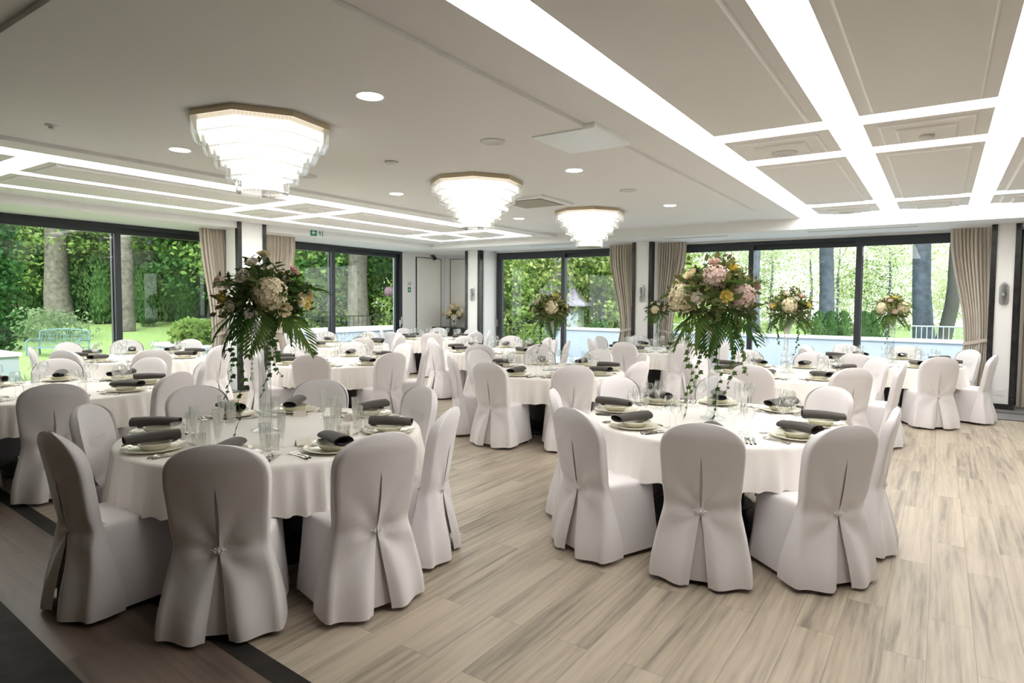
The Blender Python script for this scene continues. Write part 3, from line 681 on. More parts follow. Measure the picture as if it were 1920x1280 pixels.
def make_fork():
    b = MB(); b.tube(handle_pts(.13), [.0065, .007, .006, .005, .004, .0035, .0035, .0035, .004], 6)
    b.grid([[(x * w, y, z) for x in (-1, -.4, .4, 1)] for w, y, z in ((.004, .063, .004), (.011, .078, .003), (.012, .092, .004))])
    for x in (-.0102, -.0034, .0034, .0102): b.tube([(x, .090, .004), (x, .112, .008), (x * .98, .132, .006)], .0018, 4)
    return b.build('fork', M['steel'])
def make_knife():
    b = MB(); b.tube(handle_pts(.10), [.0065, .007, .007, .006, .0058, .0055, .005, .005, .005], 6)
    b.prism([(-.005, .045), (.007, .045), (.010, .09), (.008, .13), (-.003, .152), (-.005, .14)], .003, .0045)
    return b.build('knife', M['steel'])
def make_spoon():
    b = MB(); b.tube(handle_pts(.13), [.0065, .007, .006, .005, .004, .0035, .0035, .0035, .004], 6)
    b.ball(1, (0, .092, .006), 12, 8, (.019, .031, .006)); return b.build('spoon', M['steel'])
FORK, KNIFE, SPOON = Proto(make_fork), Proto(make_knife), Proto(make_spoon)
def wine(h, rb, hb, rr):
    return [(.036, .0), (.036, .002), (.012, .005), (.0042, .012), (.0036, h - hb - .004), (.012, h - hb), (rb * .7, h - hb + .018), (rb, h - hb + hb * .42), (rb * .93, h - hb * .3), (rr, h), (rr - .0012, h), (rb * .9, h - hb * .3), (rb * .96, h - hb + hb * .42), (rb * .6, h - hb + .020), (0, h - hb + .008)]
WINE = Proto(lambda: MB().lathe(wine(.205, .040, .10, .029), 20).build('wine_glass', M['glass']))
GOB = Proto(lambda: MB().lathe(wine(.225, .047, .115, .035), 20).build('water_goblet', M['glass']))
FLUTE = Proto(lambda: MB().lathe(wine(.225, .024, .14, .022), 18).build('champagne_flute', M['glass']))
rib = lambda a, z: .0016 * sin(14 * a)
TUMB = Proto(lambda: MB().lathe([(0, .001), (.033, 0), (.034, .01), (.038, .092), (.0375, .095), (.0355, .092), (.031, .018), (0, .014)], 56, None, rib).build('cut_tumbler', M['cut'], smooth=20))
HIGH = Proto(lambda: MB().lathe([(0, .001), (.027, 0), (.028, .01), (.034, .15), (.0335, .153), (.031, .15), (.025, .02), (0, .016)], 56, None, rib).build('highball_glass', M['cut'], smooth=20))
CFLU = Proto(lambda: MB().lathe([(.032, 0), (.032, .003), (.01, .008), (.007, .03), (.013, .045), (.020, .10), (.025, .20), (.0245, .20), (.018, .10), (.008, .05), (0, .046)], 48, None, lambda a, z: .0011 * sin(10 * a) * (z > .04)).build('crystal_flute', M['cut'], smooth=20))
PLAIN = Proto(lambda: MB().lathe([(0, .001), (.031, 0), (.033, .01), (.037, .098), (.0365, .1), (.034, .098), (.030, .014), (0, .010)], 24).build('tumbler', M['glass']))
CARD = Proto(lambda: MB().add([(-.045, -.018, 0), (.045, -.018, 0), (.045, 0, .042), (-.045, 0, .042), (-.045, .018, 0), (.045, .018, 0)], [(0, 1, 2, 3), (3, 2, 5, 4)]).build('place_card', M['card'], smooth=0))

# ------------------------------------------------------------------ laying the twelve tables
TABLES = {
    'A': ((-3.60, 2.49), [-138, -98, -54, -11, 32, 85, 136, 171], 'front cut-crystal table', 0),
    'B': ((-1.39, 4.64), [-169, -118, -72, -28, 15, 62, 103, 143], 'front wine-glass table', 1),
    'C': ((-6.93, 2.43), [24, 69, 114, 159, -156, -111, -66, -21], 'table at left edge', 2),
    'D': ((-9.78, 4.45), [27, 72, 117, 162, -153, -108, -63, -18], 'bench-window table', 3),
    'E': ((-7.08, 5.87), [36, 81, 126, 171, -144, -99, -54, -9], 'table behind cut-crystal table', 0),
    'F': ((-4.06, 6.70), [-132, -90, -50, -6, 40, 85, 130, 178], 'middle table with pale vase', 1),
    'G': ((-6.45, 8.85), [24, 69, 114, 159, -156, -111, -66, -21], 'table behind middle table', 2),
    'H': ((-9.65, 10.80), [39, 84, 129, 174, -141, -96, -51, -6], 'corner niche table', 3),
    'I': ((-4.32, 10.92), [42, 87, 132, 177, -138, -93, -48, -3], 'sconce pillar table', 0),
    'J': ((-1.57, 8.30), [39, 84, 129, 174, -141, -96, -51, -6], 'table behind wine-glass table', 3),
    'K': ((-.60, 10.72), [36, 81, 126, 171, -146, -103, -62, -10], 'tied-curtain table', 1),
    'L': ((-9.72, 8.12), [22, 67, 112, 157, -158, -113, -68, -23], 'planter-window table', 2),
}
CHAIRS_AT = {'A': [(-135, .84), (-92, .95), (-47.5, .985), (-13, 1.03), (23, .89), (75, .82), (127, .80), (177, .83)],
             'B': [(-151, .90), (-112, 1.04), (-75.5, .985), (-39, .985), (2, .88), (52, .83), (103, .82), (156, .81)]}
SEATN = ['near', 'near right', 'right', 'far right', 'far', 'far left', 'left', 'near left']
def seat_names(c, angs):
    v = math.degrees(math.atan2(-c[1], -c[0])); rel = sorted(((a - v) % 360, i) for i, a in enumerate(angs)); best = None
    for s in range(8):
        e = sum((((r - 45 * ((k + s) % 8) + 180) % 360) - 180) ** 2 for k, (r, i) in enumerate(rel))
        if best is None or e < best[0]: best = (e, s)
    return {i: SEATN[(k + best[1]) % 8] for k, (r, i) in enumerate(rel)}
rj = random.Random(11)
for key, (c, angs, tn, cm) in TABLES.items():
    cx, cy = c
    TABLE.put((cx, cy, 0), 0, 'dark pedestal table under the white cloth, %s' % tn, 'table', 'round banquet tables')
    o = bpy.data.objects.new('tablecloth', CLOTHS[cm]); COL.objects.link(o); o.location = (cx, cy, 0); o.rotation_euler.z = rj.random() * 6
    tag(o, 'round white tablecloth hanging in folds over the %s' % tn, 'tablecloth', 'white round tablecloths')
    nm = seat_names(c, angs); zt = ZTAB + .0005; near = key in 'AB'
    for i, ad in enumerate(angs):
        a = R(ad); d = Vector((cos(a), sin(a), 0)); tg = Vector((-d.y, d.x, 0)); P = Vector((cx, cy, 0)); rz = a + PI / 2
        pl = 'at the %s place, %s' % (nm[i], tn)
        def pos(rad, tan, z=zt): return P + d * rad + tg * tan + Vector((0, 0, z))
        jr = lambda s: (rj.random() - .5) * 2 * s
        vn = Vector((-cx, -cy, 0)).normalized(); ca, cr0 = CHAIRS_AT[key][i] if key in CHAIRS_AT else (ad + jr(2.5), .945 + .085 * d.dot(vn) + jr(.02))
        ca = R(ca); CHAIR.put(P + Vector((cos(ca), sin(ca), 0)) * cr0, ca + PI / 2 + jr(.04), 'white covered banquet chair %s' % pl, 'chair', 'white covered banquet chairs')
        # tangent: +tg lies to the sitter's right? the sitter faces -d, so the right hand points along -d x z
        rt = Vector((-d.y, d.x, 0)) * 1.0
        CHARGER.put(pos(.737, 0), rz, 'cream embossed charger plate %s' % pl, 'plate', 'charger plates')
        SOUP.put(pos(.737, 0, zt + .0095), rz, 'cream soup plate under napkin %s' % pl, 'plate', 'soup plates')
        NAPK[i % 3].put(pos(.75, 0, zt + .047), rz + PI + jr(.16), 'rolled charcoal napkin %s' % pl, 'napkin', 'rolled charcoal napkins')
        for k, tn_ in ((0, 'inner'), (1, 'outer')):
            FORK.put(pos(.77 + .008 * k, -.190 - .024 * k), rz + jr(.04), '%s steel fork %s' % (tn_, pl), 'fork', 'dinner forks')
            KNIFE.put(pos(.775, .188 + .048 * k), rz + jr(.04), '%s steel knife %s' % (tn_, pl), 'knife', 'dinner knives')
        SPOON.put(pos(.775, .212), rz + jr(.04), 'steel soup spoon %s' % pl, 'spoon', 'soup spoons')
        if near or key == 'C': FORK.put(pos(.545, .01), rz + PI / 2 + jr(.05), 'small dessert fork above the plates %s' % pl, 'fork', 'dessert forks')
        if key == 'A':
            TUMB.put(pos(.56, .165), 0, 'short cut-crystal tumbler %s' % pl, 'glass', 'cut-crystal tumblers')
            HIGH.put(pos(.50, .10), 0, 'tall cut-crystal highball glass %s' % pl, 'glass', 'cut-crystal highballs')
            CFLU.put(pos(.46, .18), 0, 'slim cut-crystal flute %s' % pl, 'glass', 'cut-crystal flutes')
            if nm[i] in ('far', 'far right', 'right', 'near right'): CARD.put(pos(.50, -.07), rz, 'small folded ivory place card %s' % pl, 'card', 'ivory place cards')
        else:
            GOB.put(pos(.53, .13), 0, 'clear water goblet %s' % pl, 'glass', 'water goblets')
            WINE.put(pos(.555, .215), 0, 'clear wine glass %s' % pl, 'glass', 'wine glasses')
            if key in 'BF': FLUTE.put(pos(.46, .19), 0, 'slim champagne flute %s' % pl, 'glass', 'champagne flutes')
            else: PLAIN.put(pos(.47, .19), 0, 'plain clear tumbler %s' % pl, 'glass', 'plain tumblers')
o = thing('folder', 'glossy pale blue folder with dark edges lying on a chair seat, broad tied curtain table', 'folder', onz(1708, 719, .486), R(20))
MB().box(-.11, .11, -.15, .15, 0, .012).build('cover', M['folder'], o, 0); MB().box(-.115, .115, -.155, -.15, -.001, .016).build('dark_edge', M['black'], o, 0)

# ------------------------------------------------------------------ flowers
def leaf_quad(b, p, d, n, l, w, fold=.2):
    """one pointed leaf from p along d"""
    d = d.normalized(); s = d.cross(n); s = s.normalized() if s.length > 1e-5 else d.orthogonal().normalized(); up = s.cross(d)
    q = [p, p + d * l * .35 + s * w + up * fold * w, p + d * l * .7 + s * w * .72 + up * fold * w - up * l * .03, p + d * l - up * l * .10, p + d * l * .7 - s * w * .72 + up * fold * w - up * l * .03, p + d * l * .35 - s * w + up * fold * w, p + d * l * .5 - up * l * .0]
    b.add(q, [(0, 1, 6), (1, 2, 6), (2, 3, 6), (3, 4, 6), (4, 5, 6), (5, 0, 6)])
def rv(rnd): 
    while True:
        v = Vector((rnd.uniform(-1, 1), rnd.uniform(-1, 1), rnd.uniform(-1, 1)))
        if .05 < v.length < 1: return v.normalized()
def sprig_mesh(seed, n, mat, up=.2, l0=.05, l1=.085, core=.11, ext=.20, low=-.6):
    rnd = random.Random(seed); b = MB(); k = 0
    while k < n:
        d = rv(rnd)
        if d.z < low: continue
        k += 1; tip = core + (ext - core) * rnd.random() ** .6; d2 = (d + Vector((0, 0, up)) * rnd.random()).normalized()
        base = d * core * .5; end = base + d2 * tip
        if k % 3 == 0: b.tube([base, (base + end) / 2 + Vector((0, 0, .01)), end], .0015, 3)
        for m in range(5):
            q = .45 + .14 * m; p = base.lerp(end, q); side = d2.cross(rv(rnd)).normalized()
            leaf_quad(b, p, (d2 * .7 + side), d, rnd.uniform(l0, l1), rnd.uniform(.010, .016))
    return b.mesh('foliage', M[mat], 0)
def frond_mesh(l=.34):
    b = MB(); pts = [Vector((0, l * q, .06 * sin(q * 1.6) - .17 * q * q)) for q in [k / 14 for k in range(15)]]
    b.tube(pts, [.004 * (1 - .8 * k / 14) for k in range(15)], 4)
    for k in range(2, 15):
        q = k / 14; ll = .155 * sin(PI * min(1, .22 + .72 * q)) + .02
        for s in (-1, 1): leaf_quad(b, pts[k], Vector((s * (1 - .55 * q), .62 + .5 * q, -.28)), Vector((0, 0, 1)), ll, .0105, .1)
    return b.mesh('palm_frond', M['frond'], 0)
def hydr_mesh(seed, r):
    rnd = random.Random(seed); b = MB()
    b.ball(r * .80, (0, 0, 0), 14, 9)
    n = 110; ga = PI * (3 - 5 ** .5)
    for k in range(n):
        z = 1 - 2 * (k + .5) / n; rr = (1 - z * z) ** .5; d = Vector((rr * cos(ga * k), rr * sin(ga * k), z)); d = (d + rv(rnd) * .12).normalized()
        c = d * r * (.92 + .14 * rnd.random()); u = d.orthogonal().normalized(); w = d.cross(u); a0 = rnd.random() * 6
        for m in range(4):
            a = a0 + m * PI / 2; e = u * cos(a) + w * sin(a); f = d.cross(e); s = r * .25
            b.add([c, c + e * s * .6 + f * s * .42 + d * s * .12, c + e * s + d * s * (.1 + .25 * rnd.random()), c + e * s * .6 - f * s * .42 + d * s * .12], [(0, 1, 2, 3)])
    return b
def rose_mesh(seed, r):
    rnd = random.Random(seed); b = MB(); b.ball(r * .42, (0, 0, r * .45), 8, 6)
    for ringi, (n, q, tilt) in enumerate(((3, .38, 1.42), (5, .66, 1.22), (6, .92, 1.0), (7, 1.12, .72))):
        for k in range(n):
            a = 2 * PI * (k + .5 * ringi + .2 * rnd.random()) / n; rows = []
            for i in range(4):
                t = i / 3; rad = r * q * (.35 + .65 * t * cos(tilt * .7)); z = r * (.05 + t * sin(tilt) * .95 + .1 * ringi * (1 - t) * 0); row = []
                for j in range(5):
                    v = (j / 4 - .5) * 2; aa = a + v * (2.1 * PI / n) * .5 * (1 - .25 * t * t); rr2 = rad * (1 - .06 * v * v)
                    row.append((rr2 * cos(aa), rr2 * sin(aa), z - .10 * r * t * v * v))
                rows.append(row)
            b.grid(rows)
    return b
def filler_mesh(seed, n, ext):
    rnd = random.Random(seed); b = MB()
    for k in range(n):
        d = rv(rnd); d.z = abs(d.z) * .8 - .25; p = d.normalized() * ext * rnd.uniform(.75, 1.12); b.ball(.0085, p, 5, 3)
    return b
def ivy_mesh(seed, l):
    rnd = random.Random(seed); b = MB(); pts = []; x = y = 0
    for k in range(16): x += rnd.uniform(-.018, .018); y += rnd.uniform(-.018, .018); pts.append(Vector((x, y, -l * k / 15)))
    b.tube(pts, .0017, 4)
    for k in range(1, 16):
        for m in range(2 if k < 13 else 1):
            a = rnd.random() * 6.28; d = Vector((cos(a), sin(a), -.8)); s = rnd.uniform(.024, .044) * (1.15 - .5 * k / 16); u = d.normalized(); w = u.orthogonal().normalized(); p = pts[k]
            q = [p + u * s * yy + w * s * xx for xx, yy in ((0, 0), (.45, -.12), (.42, .22), (.72, .45), (.30, .62), (0, 1.1), (-.30, .62), (-.72, .45), (-.42, .22), (-.45, -.12))]
            b.add(q, [tuple(range(10))])
    return b.mesh('ivy_trail', M['ivy'], 0)
ME = dict(frond=frond_mesh(), fol=[sprig_mesh(s, 120, 'leaf') for s in (1, 2)], olive=[sprig_mesh(s, 70, 'leafl', .4, .04, .07, .12, .215, -.2) for s in (5, 6)],
          hyd=[hydr_mesh(s, .085).mesh('hydrangea_bloom', M['petal'], 0) for s in (1, 2)], hydp=hydr_mesh(4, .07).mesh('hydrangea_bloom', M['petalp'], 0),
          rose={c: rose_mesh(i, .040).mesh('rose', M[c], 60) for i, c in enumerate(('petal', 'petalw', 'petaly', 'petalp'))},
          fill=[filler_mesh(s, 110, .20).mesh('filler_blossom', M['petalp'], 180) for s in (1, 2)], ivy=[ivy_mesh(s, l) for s, l in ((1, .50), (2, .72), (3, .38))])
def inst(name, me, parent, loc=(0, 0, 0), dirv=None, roll=0., scale=1.):
    o = bpy.data.objects.new(name, me); COL.objects.link(o); o.parent = parent; o.location = loc; o.scale = (scale,) * 3
    if dirv is not None:
        q = Vector(dirv).normalized().to_track_quat('Z', 'Y'); o.rotation_mode = 'QUATERNION'; from mathutils import Quaternion; o.rotation_quaternion = q @ Quaternion((0, 0, 1), roll)
    return o
def bouquet(base, scale, label, view, spec, seed, fronds=12, olive=False, filler=True, ivies=(), big=None, fs=1.05, rs=1):
    """view: unit vector toward the camera side; spec: list of (kind, colour, azimuth from view, elevation)"""
    rnd = random.Random(seed); t = thing('flower_arrangement', label, 'flowers', base, 0, 'tall white and green flower arrangements'); t.scale = (scale,) * 3
    c = Vector((0, 0, .16)); va = math.atan2(view.y, view.x)
    inst('foliage', ME['fol'][seed % 2], t, c, scale=fs).scale = (fs * 1.12, fs * 1.12, fs * .95)
    if olive: inst('olive_foliage', ME['olive'][seed % 2], t, c + Vector((0, 0, .03)), scale=1.12)
    for kind, col, az, el in spec:
        a = va + R(az); e = R(el); d = Vector((cos(a) * cos(e), sin(a) * cos(e), sin(e)))
        if kind == 'H': inst('hydrangea_bloom', ME['hyd'][seed % 2] if col != 'petalp' else ME['hydp'], t, c + d * .235, d, rnd.random() * 6, 1.15)
        else: inst('rose', ME['rose'][col], t, c + d * (.27 if rs == 1 else .235), d, rnd.random() * 6, rnd.uniform(.95, 1.2) * rs)
    if filler: inst('filler_blossom', ME['fill'][seed % 2], t, c)
    for k in range(fronds):
        a = va + 2 * PI * k / fronds + rnd.uniform(-.15, .15); hi = k % 5 in (1, 3)
        o = bpy.data.objects.new('palm_frond', ME['frond']); COL.objects.link(o); o.parent = t
        o.location = c + Vector((cos(a), sin(a), 0)) * .06 + Vector((0, 0, -.04 if not hi else .05)); o.rotation_euler = (R(rnd.uniform(8, 30) if hi else rnd.uniform(-48, -16)), rnd.uniform(-.4, .4), a - PI / 2); o.scale = (rnd.uniform(.85, 1.1) * (1.0 if not hi else .9),) * 3
    for k, (az, m, r0) in enumerate(ivies):
        a = va + R(az); inst('ivy_trail', ME['ivy'][m], t, c + Vector((cos(a), sin(a), 0)) * r0 + Vector((0, 0, -.10)))
    MB().tube([(0, 0, 0), (0, 0, .12)], .02, 6).build('stem_bundle', M['stem'], t)
    return t
def vase(name, label, loc, h, kind):
    t = thing(name, label, 'vase', loc, 0, 'tall flower vases')
    if kind == 'stem':      # glass column of cut balls with a flared cup
        MB().lathe([(0, .001), (.095, .0), (.097, .008), (.05, .02), (.02, .03), (.012, .05)], 32).build('base', M['vase'], t)
        b = MB(); n = int((h - .26) / .048)
        for k in range(n): b.ball(.0235, (0, 0, .07 + .048 * k), 10, 6)
        b.cyl(.006, .03, h - .16, 8); b.build('crystal_column', M['cut'], t, 20)
        MB().lathe([(0, h - .19), (.018, h - .18), (.030, h - .12), (.05, h - .05), (.082, h), (.080, h), (.046, h - .05), (.024, h - .12), (0, h - .16)], 32).build('cup', M['frost'], t)
    else:                   # trumpet or cylinder of clear glass
        r0, r1 = (.05, .085) if kind == 'trumpet' else (.062, .066)
        MB().lathe([(0, .002), (.085, 0), (.088, .006), (r0, .018), (r0 * .8, .06), (r0 * .75, h * .5), (r0 * .95, h * .8), (r1, h), (r1 - .003, h), (r0 * .9, h * .8), (r0 * .7, h * .5), (r0 * .7, .06), (0, .03)], 32).build('body', M['vase'], t)
        MB().lathe([(0, h - .16), (.04, h - .15), (.05, h - .08), (.075, h - .002), (.0, h - .002)], 24).build('cup', M['frost'], t)
    return t
def strand(t, x, y, z, n):
    b = MB()
    for k in range(n): b.ball(.010 if k < n - 1 else .016, (x, y, z - .032 * k), 6, 4, (1, 1, 1.25))
    b.tube([(x, y, z), (x, y, z - .032 * n)], .001, 3); b.build('crystal_strand', M['white'], t)
def vw(c): return Vector((-c[0], -c[1], 0)).normalized()
def hang(key, h, kind, scale, vlabel, blabel, spec, seed, dx=(0, 0), nst=0, **kw):
    c = TABLES[key][0]; x, y = c[0] + dx[0], c[1] + dx[1]
    v = vase('tall_vase', vlabel, (x, y, ZTAB + .0015), h, kind)
    for k in range(nst): strand(v, .085 * cos(2.2 + k * 2.4), .085 * sin(2.2 + k * 2.4), h - .05, 11)
    return bouquet((x, y, ZTAB + h - .02), scale, blabel, vw(c), spec, seed, **kw)
hang('A', .72, 'trumpet', 1.02, 'tall clear trumpet vase on the front cut-crystal table', 'leafy bouquet with one big cream hydrangea over the front cut-crystal table',
     [('H', 'petal', 10, 8), ('R', 'petalw', -26, 28), ('R', 'petaly', -52, 2), ('R', 'petalp', -74, 22), ('R', 'petalw', -20, 52), ('R', 'petal', 48, 0), ('R', 'petaly', 60, -4), ('R', 'petal', 72, 6), ('R', 'petalp', 55, 40), ('R', 'petal', 5, 78), ('R', 'petalw', -40, -8), ('R', 'petal', 25, -12), ('R', 'petalw', -14, -18), ('R', 'petalp', 150, 30), ('H', 'petal', 190, 30), ('R', 'petalw', 230, 20)],
     1, dx=(-.07, -.045), fronds=13, filler=False, nst=2, ivies=((-60, 0, .20), (-42, 1, .22), (20, 0, .10), (40, 2, .12)), big=True)
hang('B', .72, 'trumpet', 1.08, 'tall clear trumpet vase on the front wine-glass table', 'wide blush, cream and yellow bouquet over the front wine-glass table',
     [('H', 'petalp', 0, 42), ('H', 'petal', -62, 6), ('H', 'petalp', 48, 8), ('R', 'petaly', 34, 50), ('R', 'petaly', 14, 6), ('R', 'petalw', -22, 4), ('R', 'petalp', -6, 66), ('R', 'petalw', -80, 24), ('R', 'petalp', 74, 22), ('R', 'petal', -44, 38), ('H', 'petal', 180, 25), ('R', 'petalw', 130, 20)],
     2, fronds=14, olive=True, ivies=((-70, 1, .20), (-35, 0, .16), (0, 1, .08), (50, 0, .16), (62, 2, .2)))
hang('F', .62, 'stem', .82, 'pale vase with flared cup and crystal strand on the middle table', 'round olive and cream bouquet over the middle table with the pale vase',
     [('H', 'petal', 4, 18), ('R', 'petalw', -20, 66), ('R', 'petal', -55, 34), ('R', 'petalp', -70, 8), ('R', 'petal', 60, 20), ('R', 'petaly', 30, 56), ('R', 'petalp', 80, 4), ('H', 'petal', 180, 20)],
     3, fronds=9, olive=True, nst=1, ivies=((-62, 0, .16),))
hang('I', .62, 'trumpet', .72, 'tall clear vase on the table by the sconce pillar', 'small green bouquet with one pale yellow bloom over the table by the sconce pillar',
     [('H', 'petal', -16, 6), ('R', 'petalw', 6, 34), ('R', 'petalp', 40, 20), ('R', 'petalp', 30, 6), ('R', 'petal', -40, 40), ('H', 'petal', 170, 20)],
     4, fronds=9, ivies=((0, 0, .08), (30, 1, .1)))
hang('J', .66, 'stem', .90, 'crystal ball vase with frosted cup on the table behind the wine-glass table', 'olive and cream bouquet on the crystal ball vase, table behind wine-glass table',
     [('H', 'petal', 2, 16), ('R', 'petalw', -10, 50), ('R', 'petaly', -40, 10), ('R', 'petalp', -54, 12), ('R', 'petalp', 40, 40), ('R', 'petaly', 60, 14), ('R', 'petalw', 22, 30), ('H', 'petal', 180, 20)],
     5, fronds=12, olive=True, nst=1, ivies=((-50, 2, .18), (50, 0, .16)))
hang('K', .66, 'cylinder', .80, 'clear cylinder vase on the table by the broad tied curtain', 'compact bouquet with two cream hydrangeas over the table by the broad tied curtain',
     [('H', 'petal', -44, 12), ('H', 'petal', 50, 14), ('R', 'petalp', -8, 40), ('R', 'petaly', 16, 56), ('R', 'petalp', 10, -2), ('R', 'petal', -30, 56)],
     6, fronds=10, olive=True, ivies=((-30, 0, .1),))
NP = onz(826, 606, .902); NP = Vector((-10.82, 12.86, .902))
o = thing('glass_bowl', 'short clear glass bowl vase on the black console', 'vase', NP); MB().lathe([(0, .002), (.06, 0), (.085, .04), (.09, .10), (.075, .16), (.072, .16), (.086, .10), (.08, .04), (0, .01)], 28).build('body', M['vase'], o)
bouquet(NP + Vector((0, 0, .12)), 1.12, 'low round bouquet of cream roses in the glass bowl on the black console', vw(NP),
        [('R', cc, az, el) for cc, az, el in zip(['petal', 'petalw', 'petal', 'petalw', 'petal', 'petalw', 'petal', 'petalw', 'petal', 'petal', 'petalw', 'petal', 'petalw', 'petal'], [-70, -48, -24, 0, 24, 48, 72, -40, -10, 20, 50, 0, 180, 140], [10, 34, 16, -4, 12, 28, 8, 60, 46, 56, 58, 80, 30, 40])], 7, fronds=0, filler=False, fs=.66, rs=1.7)

# ------------------------------------------------------------------ the place outside
def ground(): 
    b = MB(); rows = []
    for i in range(31):
        x = XL - .34 - 1.9 * i; rows.append([(x, -14 + 2.0 * j, -.06 + max(0, min(1.0, (-x - 14.5) * .05)) + .05 * sin(x * .7 + j)) for j in range(40)])
    return struct(b.grid(rows).build('lawn_ground', M['grass'], smooth=180))
ground()
struct(MB().box(XL - 4.1, XL - .33, 6.9, 23, -.12, -.02).build('terrace_paving', M['pave'], smooth=0))
struct(MB().box(XL - 4.1, 12, YW + .32, 17.2, -.12, -.02).build('terrace_paving', M['pave'], smooth=0))
b = MB()
b.grid([[(-30 + 2.2 * i, 16.6 + 1.9 * j, -.3 + .01 * j) for i in range(30)] for j in range(24)]); struct(b.build('lawn_ground', M['grass'], smooth=180))
def wallthing(label, x0, x1, y0, y1, z, cat='garden wall', name='terrace_wall'):
    t = thing(name, label, cat, (x0, y0, -.05)); MB().box(0, x1 - x0, 0, y1 - y0, 0, z).build('rendered_wall', M['terr'], t, 0); MB().box(-.04, x1 - x0 + .04, -.04, y1 - y0 + .04, z, z + .06).build('coping', M['cope'], t, 0); return t
wallthing('long pale blue terrace wall outside the terrace windows', -9.6, 8.5, 16.0, 16.3, .84)
w = wallthing('pale planter wall topped with white gravel outside the second garden window', -15.6, -14.3, 9.6, 18.6, .73)
MB().box(.15, 1.15, .15, 8.85, .78, .82).build('gravel_fill', M['gravel'], w, 0)
pl = at(370, 652, 13.4); w = wallthing('low pale planter under the bright leafy hedge', pl.x - 1.2, pl.x + .9, pl.y - .3, pl.y + 1.1, .62, 'planter', 'planter')
pl2 = at(8, 672, 11.8); w = wallthing('pale planter box at the very edge of the bench window', pl2.x - 1.0, pl2.x + .25, pl2.y - .9, pl2.y + .15, .55, 'planter', 'planter')
def crown(seed, blobs, n, l0, l1, mat, name='foliage'):
    """leaves spread over the shells of a few ellipsoids"""
    rnd = random.Random(seed); b = MB(); tot = sum(bl[3] * bl[4] for bl in blobs); vs, fs = [], []
    for (x, y, z, rx, rz) in blobs:
        for k in range(int(n * rx * rz / tot)):
            d = rv(rnd); q = rnd.uniform(.55, 1.05) ** .6; lump = 1 + .16 * sin(5 * d.x + seed) * sin(5 * d.y + 2) + .1 * sin(9 * d.z)
            p = Vector((x + d.x * rx * q * lump, y + d.y * rx * q * lump, z + d.z * rz * q * lump)); u = rv(rnd); w = u.cross(rv(rnd)).normalized(); l = rnd.uniform(l0, l1); i = len(vs)
            vs += [p - u * l * .5, p + w * l * .30 - u * l * .05, p + u * l * .5, p - w * l * .30 - u * l * .05]; fs.append((i, i + 1, i + 2, i + 3))
    b.add(vs, fs); return b.mesh(name, mat, 0)
def trunk_mesh(h, r0, r1, seed, lean=0., branches=4, mat='bark'):
    rnd = random.Random(seed); b = MB(); pts = [Vector((lean * (k / 9) + .06 * sin(k + seed), .05 * sin(1.7 * k + seed), h * k / 9)) for k in range(10)]
    b.tube(pts, [r0 * (1.35 if k == 0 else 1.1 if k == 1 else 1) + (r1 - r0) * k / 9 for k in range(10)], 12)
    for m in range(branches):
        p = pts[rnd.randint(4, 8)]; a = rnd.random() * 6.28; l = h * rnd.uniform(.25, .45)
        b.tube([p, p + Vector((cos(a) * l * .35, sin(a) * l * .35, l * .12)), p + Vector((cos(a) * l * .7, sin(a) * l * .7, l * .38)), p + Vector((cos(a + .3) * l, sin(a + .3) * l, l * .5))], [r1 * .6, r1 * .45, r1 * .3, r1 * .12], 6)
    return b.mesh('trunk', M[mat], 180)
TREES = []
for s, (hh, lv) in enumerate(((1, 'a'), (1, 'b'), (1, 'c'), (1, 'd'), (1, 'e'))):
    rnd = random.Random(40 + s)
    bl = [(rnd.uniform(-1.7, 1.7), rnd.uniform(-1.7, 1.7), rnd.uniform(1.4, 7.4), rnd.uniform(1.2, 2.1), rnd.uniform(.9, 1.5)) for _ in range(13)]
    TREES.append((crown(60 + s, bl, 9000 if lv not in 'de' else 4200, .10, .23, LV[lv], 'crown'), trunk_mesh(7.2, .14, .05, s, 0, 5, 'barkk' if lv in 'ac' else 'barkd')))
tn_ = [0]
def tree(px, depth, k, sc, label, group, z=None, rz=None):
    p = at(px, 566, depth); p.z = -.05 if z is None else z
    t = thing('leafy_tree', label, 'tree', p, tn_[0] * 1.7 if rz is None else rz, group); t.scale = (sc,) * 3; tn_[0] += 1
    for nm2, me in (('crown', TREES[k][0]), ('trunk', TREES[k][1])):
        o = bpy.data.objects.new(nm2, me); COL.objects.link(o); o.parent = t
    return t
rt = random.Random(5)
KN = ['mid green leafy tree', 'bright green leafy tree', 'dark green leafy tree', 'pale green leafy tree', 'yellow green leafy tree']
# wood beyond the lawn (seen through the garden windows)
for i in range(34):
    row = i % 3; px = -260 + i * 31 + rt.uniform(-12, 12); k = (0, 1, 4, 0, 1, 3, 2, 1, 0)[(i * 5 + row) % 9]
    tree(px, (27, 34, 42)[row] + rt.uniform(-2, 2), k, (1.1, 1.6, 2.3)[row] * rt.uniform(.9, 1.1), KN[k] + ' in the wood beyond the garden lawn', 'trees beyond the garden lawn', .5)
